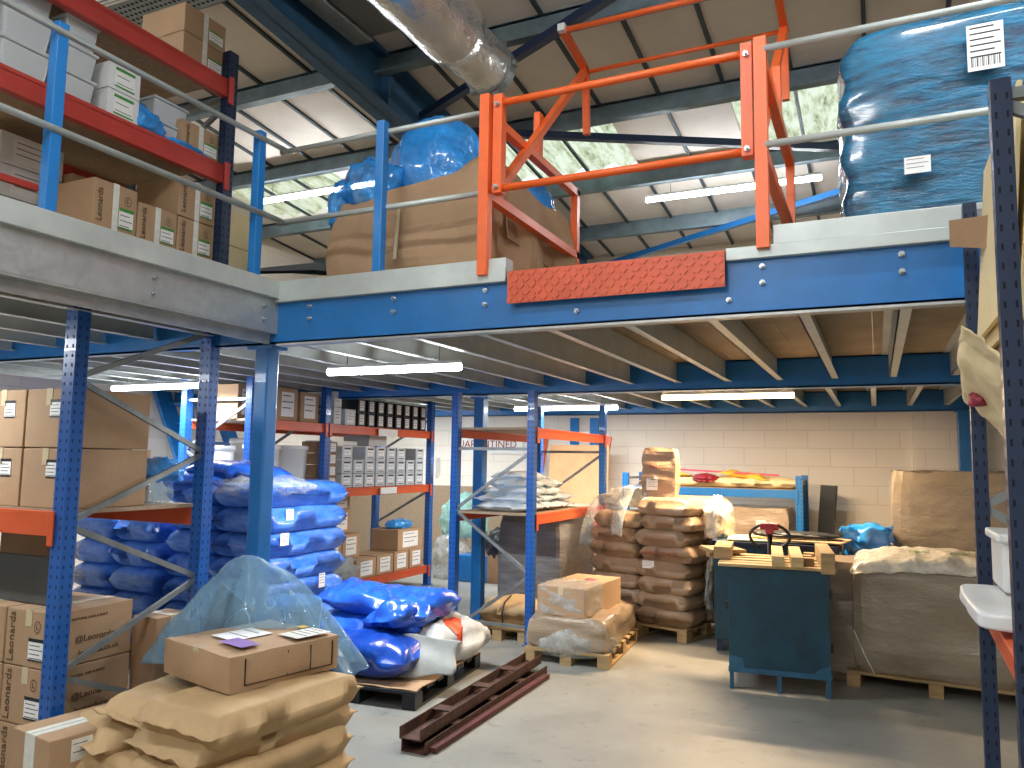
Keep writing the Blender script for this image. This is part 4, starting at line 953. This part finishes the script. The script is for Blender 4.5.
# boards and frames behind the bare bay
tag(obj('plywood_board', MB().box((-3.95, 10.7, 1.3), (.92, .02, 1.35), rot=(R(-5), 0, 0)), 'ply'), 'pale orange plywood board leaning by the back wall behind the bare bay', 'board')
for i, x in enumerate((-4.2, -3.88)):
    tag(obj('blue_board', MB().box((x, 11.222, 2.12), (.13, .05, .55)), 'postblue'), 'bright blue board on the back wall, %s of two' % ('left', 'right')[i], 'board')
tag(obj('leaning_beam', MB().bar((-3.75, 10.55, 0), (-3.52, 10.85, 2.1), .07, .05), 'orange'), 'orange rack beam leaning to the right of the plywood board', 'beam')
tag(obj('leaning_beam', MB().bar((-4.75, 10.6, 0), (-4.55, 10.95, 2.15), .07, .05), 'orange'), 'orange rack beam leaning behind the bare bay upright', 'beam')
sg = empty('wall_sign', (-5.78, 11.24, 2.0), 'white strip sign on the back wall reading QUARANTINED', 'sign')
sgb = obj('sign_board', MB().box((-5.7, 11.235, 1.98), (1.25, .02, .3)), 'label', sg); text('QUARANTINED', .17, 'inkr', sgb, (0, -.018, -.02), (R(90), 0, 0))
# items on the floor between the shelving and the bare bay
lump('green_bag', (-5.6, 10.3, .6), (.75, .6, .8), 'teals', 'pale green plastic sack bulging beside the far end of the shelving', 'bag', seed=31, amp=.15)
lump('clear_bag', (-5.75, 10.2, 0), (.6, .6, .9), 'film', 'clear plastic bag on the floor beside the far end of the shelving', 'bag', seed=33, amp=.12)
tag(obj('blue_tub', MB().b2((-5.5, 9.9, 0), (-5.05, 10.25, .38)), 'blue', bevel=.02), 'blue tub on the floor under the pale green sack', 'tub')
lump('black_bag', (-4.9, 10.2, .35), (.5, .45, .55), 'black', 'black bin bag behind the bay left upright', 'bag', seed=35, amp=.2)
tag(obj('cardboard_box', MB().b2((-5.1, 10.0, 0), (-4.75, 10.4, .4)), 'kraftd'), 'brown carton under the black bin bag', 'box')
sack((-4.62, 9.95, .3), .6, .3, .2, 0, 'kraft sack standing on end left of the blue column', 'paper', seed=1, a=3, ry=R(80))
lump('black_bag', (-4.45, 10.3, 0), (.3, .5, .8), 'black', 'black bag standing next to the kraft sack left of the blue column', 'bag', seed=37, amp=.1)

# ================================================================== STAIRS far left
sr = empty('steel_stair', (-7.9, 7.5, 0), 'blue steel stair with open treads behind the left rack', 'stair')
for y in (7.0, 7.9): obj('stringer', MB().bar((-8.3, y, 2.7), (-6.9, y, 0.02), .03, .24, up=(0, 1, 0)) if False else MB().bar((-8.25, y, 2.6), (-6.95, y, .1), .05, .24, up=(0, 1, 0)), 'blue', sr)
for i in range(10):
    t = (i+.5)/10; obj('tread', MB().box((-8.2+1.25*t, 7.45, 2.5-2.4*t), (.26, .86, .035)), 'blue', sr)
for y in (7.0, 7.9): obj('hand_rail', MB().tube([(-8.2, y, 3.0+.2), (-6.95, y, .95)], .02, 8), 'blue', sr)

# ================================================================== UPPER RACK ON THE MEZZANINE
ZD = ZT+.026
rack('pallet_rack', 'tall rack on the mezzanine at upper left with navy uprights and red orange beams', -3.75, -4.65, [.9, 3.58], [(3.595, 0, 1), (4.165, 0, 1)], ZD, 4.36, um='navy', bm='redbeam', w=.075, bm_h=.12, low=.2, step=.55)
def tub(loc, s, label, n=1):
    o = empty('storage_tub', loc, label, 'tub', 'white tubs on the upper rack'); x, y, z = s
    mb = MB(); b = .82
    vs = [(-x/2*b, -y/2*b, 0), (x/2*b, -y/2*b, 0), (x/2*b, y/2*b, 0), (-x/2*b, y/2*b, 0), (-x/2*.95, -y/2*.95, z*.9), (x/2*.95, -y/2*.95, z*.9), (x/2*.95, y/2*.95, z*.9), (-x/2*.95, y/2*.95, z*.9)]
    mb.add(vs, [(0, 3, 2, 1), (4, 5, 6, 7), (0, 1, 5, 4), (1, 2, 6, 5), (2, 3, 7, 6), (3, 0, 4, 7)])
    obj('tub_body', mb, 'tub', o, world=False, bevel=.015); obj('tub_lid', MB().b2((-x/2, -y/2, z*.88), (x/2, y/2, z)), 'tub', o, world=False, bevel=.008)
for k in range(3):
    tub((-3.98, 2.32, 3.605+k*.187), (.34, .27, .19), '%s white tub of the pile at the left end of the upper rack, front column' % ORD[k])
    tub((-4.0, 2.03, 3.605+k*.187), (.34, .27, .19), '%s white tub of the pile at the left picture edge of the upper rack' % ORD[k])
for k in range(3):
    tub((-3.96, 2.6, 3.605+k*.155), (.32, .2, .155), '%s narrow white tub behind the left guard post' % ORD[k])
for k in range(2):
    o = small((-3.95, 2.84, 3.605+k*.155), (.36, .2, .15), '%s white carton with green bands on the upper rack' % ('lower', 'upper')[k], 'white', 'label', lines=2, head='green')
for k in range(2): tub((-4.0, 3.22, 3.605+k*.14), (.34, .26, .14), '%s white tub beside the blue bag on the upper rack' % ('lower', 'upper')[k])
lump('blue_bag', (-3.83, 3.02, 3.605), (.17, .24, .2), 'bluefilm', 'crumpled blue plastic bag on the upper rack', 'bag', seed=41, amp=.3)
lump('blue_bag', (-3.82, 3.3, 3.605), (.14, .34, .06), 'bluefilm', 'flat blue plastic strip on the upper rack beam', 'bag', seed=43, amp=.2)
def smallb(loc, sz, label, green=True, tp='tapew', group=None, text_=True, mt='kraft'):
    o = empty('cardboard_box', loc, label, 'box', group); x, y, z = sz
    obj('box_body', MB().b2((-x/2, -y/2, 0), (x/2, y/2, z)), mt, o, world=False, bevel=.004)
    if tp: obj('tape', MB().b2((x/2, -.018, 0), (x/2+.002, .018, z+.002)).b2((-x/2, -.018, z), (x/2, .018, z+.002)), tp, o, world=False)
    if text_: text('Leonards', min(.05, z*.22), 'inkb', o, (x/2+.003, -y*.36, z*.5), (R(90), R(-90), R(90)))
    if text_: circle_mark(o, (x/2, y*.28, z*.72), z*.1, 'r')
    if green: sticker(o, (x/2+.001, y*.25, z*.35), y*.34, z*.42, 'r', 'label', 3, head='green')
    return o
smallb((-3.98, 3.42, 3.605), (.36, .3, .2), 'brown carton with green label at the right end of the upper rack middle shelf', group='cartons on the upper rack')
for k in range(2):
    smallb((-3.98, 3.4, 4.17+k*.185), (.38, .33, .182), '%s brown carton on the very top of the upper rack' % ('lower', 'upper')[k], group='cartons on top of the upper rack', text_=False)
tag(obj('white_tray', MB().b2((-4.1, 2.86, 4.17), (-3.8, 3.08, 4.2)), 'kraftl', bevel=.01), 'cream tray on the top shelf of the upper rack', 'tray')
tag(obj('black_tray', MB().b2((-4.1, 3.1, 4.17), (-3.8, 3.22, 4.18)), 'black', bevel=.005), 'black tray beside the cream tray on the top shelf', 'tray')
for i, y in enumerate((2.2, 2.56, 2.92, 3.28)):
    smallb((-3.97, y, ZD), (.38, .33, .225), 'carton on the mezzanine deck under the upper rack, %s from the left' % ORD[i].replace('bottom', 'first'), green=False, group='bottom row cartons under the upper rack')
for i, y in enumerate((2.84, 3.12, 3.4)):
    smallb((-3.97, y, ZD+.23), (.38, .27, .28 if i == 0 else .23), 'carton with green label, second row under the upper rack, %s' % ('left', 'middle', 'right')[i], group='second row cartons under the upper rack')
smallb((-3.97, 3.4, ZD+.465), (.38, .28, .24), 'brown carton with yellow note, topmost of the pile under the upper rack', green=True, group='second row cartons under the upper rack')
smallb((-4.33, 3.1, ZD+.42), (.3, .5, .22), 'brown carton behind, on the second row under the upper rack', green=False, text_=False)
for k in range(3): small((-4.4, 2.66, ZD+.23+k*.18), (.3, .36, .175), '%s white printed box behind the cartons at the left picture edge' % ORD[k], 'white', 'label')
for k in range(3): small((-4.3, 4.12, ZD+k*.26), (.3, .32, .255), '%s cream carton in the pile right of the upper rack' % ('bottom', 'middle', 'top')[k], 'kraftl', None, 'cream cartons beside the upper rack')
tag(obj('steel_bar', MB().bar((-3.73, 1.2, 3.04), (-3.73, 2.37, 3.05), .03, .03), 'redbeam'), 'thin red orange bar over the cartons at the left picture edge of the mezzanine', 'bar')
ct = MB().b2((-7.2, 3.92, 5.3), (-4.25, 4.25, 5.31)).b2((-7.2, 3.92, 5.3), (-4.25, 3.93, 5.35)).b2((-7.2, 4.24, 5.3), (-4.25, 4.25, 5.35))
for i in range(60):
    for j in range(5): ct.b2((-7.18+i*.048, 3.96+j*.055, 5.2985), (-7.155+i*.048, 3.985+j*.055, 5.3), 1)
tag(obj('cable_tray', ct, ['galvd', 'holen']), 'perforated grey cable tray under the roof at upper left', 'tray')
for i in range(3): tag(obj('roof_cable', MB().tube([(-7.2, 3.85-i*.04, 5.27), (-6, 3.8-i*.05, 5.22), (-5, 3.85-i*.03, 5.24), (-4.25, 3.83-i*.04, 5.28)], .009, 6), 'white'), 'pale cable strung below the cable tray, %s' % ('nearest the tray', 'middle one', 'furthest from the tray')[i], 'cable')
# tray, bag and torn carton on the deck
tag(obj('black_sheet', MB().add([(-4.45, 4.25, 3.1), (-3.5, 4.2, 3.02), (-3.6, 4.75, 3.12), (-4.05, 4.85, 3.28), (-4.6, 4.75, 3.26)], [(0, 1, 2, 3, 4)]), 'matblack', solid=-.02), 'black sheet lid lying tilted over the blue bag behind the corner guard post', 'lid')
lump('blue_bag', (-3.85, 4.45, ZD), (.6, .42, .38), 'bluefilm', 'pale blue bag on the deck under the black lid behind the corner post', 'bag', seed=51, amp=.12)
sack((-3.85, 5.3, ZD), .9, .5, .62, R(10), 'cream printed sack on the deck left of the big torn carton', 'cream', seed=2, a=5, wr=.04)
tc = empty('torn_carton', (-2.5, 4.25, ZD), 'big torn brown carton bulging on the mezzanine, strapped with clear tape', 'box')
def hex8(bot, top_, amp=.03, seed=0, n=14):
    "open-topped soft carton between two rectangles"
    mb = MB(); per = []
    def ring(pts, z):
        out = []
        for i in range(4):
            a, b = Vector(pts[i]), Vector(pts[(i+1) % 4])
            for j in range(n): out.append(a.lerp(b, j/n))
        return out
    lv = 14; b = ring(bot, 0); t = ring(top_, 1)
    for k in range(lv+1):
        u = k/lv
        for i, (p, q) in enumerate(zip(b, t)):
            v = p.lerp(q, u); w = noise.noise_vector(Vector((v.x*3+seed, v.y*3, v.z*3)))*amp; cxx = (sum((Vector(x) for x in bot), Vector())/4); o_ = (v-cxx); o_.z = 0; o_.normalize()
            v = v+w+o_*math.sin(math.pi*u)*.05; 
            if k == lv: v.z += .035*noise.noise(Vector((i*.35, seed, 0)))
            mb.v.append(v)
    N = 4*n
    for k in range(lv):
        for i in range(N): mb.f.append([k*N+i, k*N+(i+1) % N, (k+1)*N+(i+1) % N, (k+1)*N+i]); mb.mi.append(0)
    return mb
z0 = ZD+.005
obj('box_body', hex8([(-3.12, 3.95, z0), (-2.0, 3.95, z0), (-1.95, 4.95, z0), (-3.1, 4.95, z0)], [(-3.13, 3.93, 3.36), (-2.0, 3.93, 3.52), (-1.9, 4.9, 3.4), (-3.05, 4.9, 3.4)], .06, 2), 'kraft', tc, solid=.012)
obj('tape', MB().bar((-2.62, 3.865, 2.95), (-2.6, 3.87, 3.3), .022, .004, up=(0, 1, 0)), 'tape', tc)
def sideflap(u, v):
    return (-3.22+.1*u+.03*math.sin(v*5), 3.98+.5*u, 3.36-.42*v+.1*u)
obj('box_flap', (lambda m_: m_)(MB().add([(-3.2, 4.0, 3.38), (-3.16, 4.5, 3.42), (-3.12, 4.55, 3.0), (-3.17, 4.0, 3.05)], [(0, 1, 2, 3)])), 'greyp', tc, solid=.01)
obj('box_flap', MB().add([(-1.965, 4.0, 3.44), (-1.93, 4.03, 3.05), (-1.92, 4.85, 3.0), (-1.96, 4.85, 3.4)], [(0, 1, 2, 3)]), 'kraftd', tc, solid=.008)
obj('box_flap', MB().add([(-2.0, 4.9, 3.4), (-1.94, 4.92, 2.95), (-2.05, 5.2, 2.9), (-2.1, 5.2, 3.3)], [(0, 1, 2, 3)]), 'kraft', tc, solid=.008)
lump('blue_bag', (-2.6, 4.3, 3.38), (.68, .5, .82), 'bluefilm', 'large inflated blue plastic bag on top of the big torn carton', 'bag', seed=61, amp=.14, sc=2)
lump('blue_bag', (-2.92, 4.1, 3.36), (.44, .4, .42), 'bluefilm', 'crumpled blue bag at the left edge of the big torn carton', 'bag', seed=63, amp=.3)
lump('blue_bag', (-3.15, 4.02, 3.25), (.14, .22, .4), 'bluefilm', 'blue bag tail hanging over the left rim of the big torn carton', 'bag', seed=64, amp=.25)
lump('blue_bag', (-2.12, 4.72, 3.36), (.36, .36, .36), 'bluefilm', 'small blue bag at the right rear corner of the big torn carton', 'bag', seed=66, amp=.12)
lump('pink_bag', (-2.62, 4.2, 3.38), (.25, .2, .12), 'pink', 'pink plastic bag peeping out of the big torn carton', 'bag', seed=68, amp=.2)
tag(obj('cardboard_box', MB().box((-2.75, 4.3, 3.38), (.4, .4, .2), rot=(0, R(10), 0)), 'kraft'), 'small brown carton inside the big torn one, under the blue bags', 'box')
# blue wrapped pallet
bw = empty('wrapped_pallet_load', (.55, 4.65, ZD), 'tall pallet load in shiny blue stretch film on the mezzanine at right', 'pallet load')
mb = block_mb(1.26, 1.2, 1.14, .022, 2.2, 31, .02, cuts=22)
for v in mb.v: v += Vector((.52, 4.6, ZD+.005)); v.x += .02*math.sin(v.z*26+v.y*2)*(1 if v.x < 0 else .3)
obj('film_wrap', mb, 'wrapblue', bw, smooth=True)
sticker(bw, (-.05, -.7, .93), .145, .22, 'f', 'label', 6, barcode=True); sticker(bw, (-.34, -.69, .42), .11, .08, 'f', 'label', 3)

# ================================================================== RIGHT FOREGROUND RACK
rack('pallet_rack', 'dark navy perforated rack at the right picture edge', .335, 1.3, [2.3, 3.38], [(1.28, 0, 1)], 0, 2.76, um='navy', bm='orange', w=.056, low=.5, step=.55, boards=True, bm_h=.06, plates=False).rotation_euler = (0, 0, R(-1.6))
sh = MB(); 
tag(obj('wrapped_board', block_mb(.9, .62, .045, .008, 5, 3, 0), 'white', smooth=True), 'white film wrapped board resting on the shelf of the right foreground rack', 'board').location = (.69, 2.84, 1.3)
st2 = empty('storage_tub', (.46, 3.02, 1.355), 'translucent white tub on the wrapped board at the right picture edge', 'tub')
obj('tub_body', MB().b2((-.11, -.12, 0), (.2, .15, .16)), 'white', st2, world=False, bevel=.012); obj('tub_lid', MB().b2((-.125, -.135, .155), (.215, .165, .185)), 'white', st2, world=False, bevel=.008)
def lean(name, pts, mt, label, cat, solid=.006):
    mb = MB(); mb.add(pts, [tuple(range(len(pts)))]); tag(obj(name, mb, mt, solid=solid), label, cat)
lean('cardboard_flap', [(.27, 3.2, 2.55), (.27, 3.2, 2.65), (.4, 3.0, 2.6), (.4, 3.0, 2.48)], 'kraftd', 'torn brown cardboard flap sticking out of the right foreground rack', 'cardboard')
for i, (x, z0_, z1_, mt) in enumerate(((.37, 2.2, 2.83, 'kraftl'), (.4, 2.15, 2.87, 'kraftl'), (.43, 2.1, 2.9, 'kraft'), (.5, 1.95, 2.85, 'kraftd'))):
    tag(obj('paper_bundle', MB().box((x, 2.85, (z0_+z1_)/2), (.014, .75, z1_-z0_), rot=(0, R(4+i), 0)), mt, bevel=.002), 'upright sheet of the paper bundle in the right foreground rack, %s from the left' % ORD[i].replace('bottom', 'first'), 'paper', 'paper sheets in the right rack')
sack((.34, 3.02, 1.98), .5, .3, .07, R(85), 'crumpled cream paper sack hanging out of the right foreground rack', 'cream', seed=2, a=3, c=.6, wr=.04, flap=.05, rx=R(50), ry=R(18))
lump('red_bag', (.33, 3.14, 1.96), (.07, .1, .07), 'red', 'small red scrap under the hanging cream sack at right', 'bag', seed=71, amp=.2)
tag(obj('support_shelf', MB().b2((.4, 2.4, 1.9), (1.2, 3.3, 1.93)), 'board'), 'chipboard shelf under the paper bundle at the right edge', 'shelf')

# ------------------------------------------------------------------ world, sun of the sky, exposure
w = bpy.data.worlds.new('world'); bpy.context.scene.world = w; w.use_nodes = True
bg = w.node_tree.nodes['Background']; bg.inputs[0].default_value = (.86, .95, 1, 1); bg.inputs[1].default_value = 1.25
sc = bpy.context.scene
sc.view_settings.view_transform = 'Standard'; sc.view_settings.look = 'None'; sc.view_settings.gamma = 1; sc.view_settings.exposure = 0.08
sc.view_settings.use_curve_mapping = False
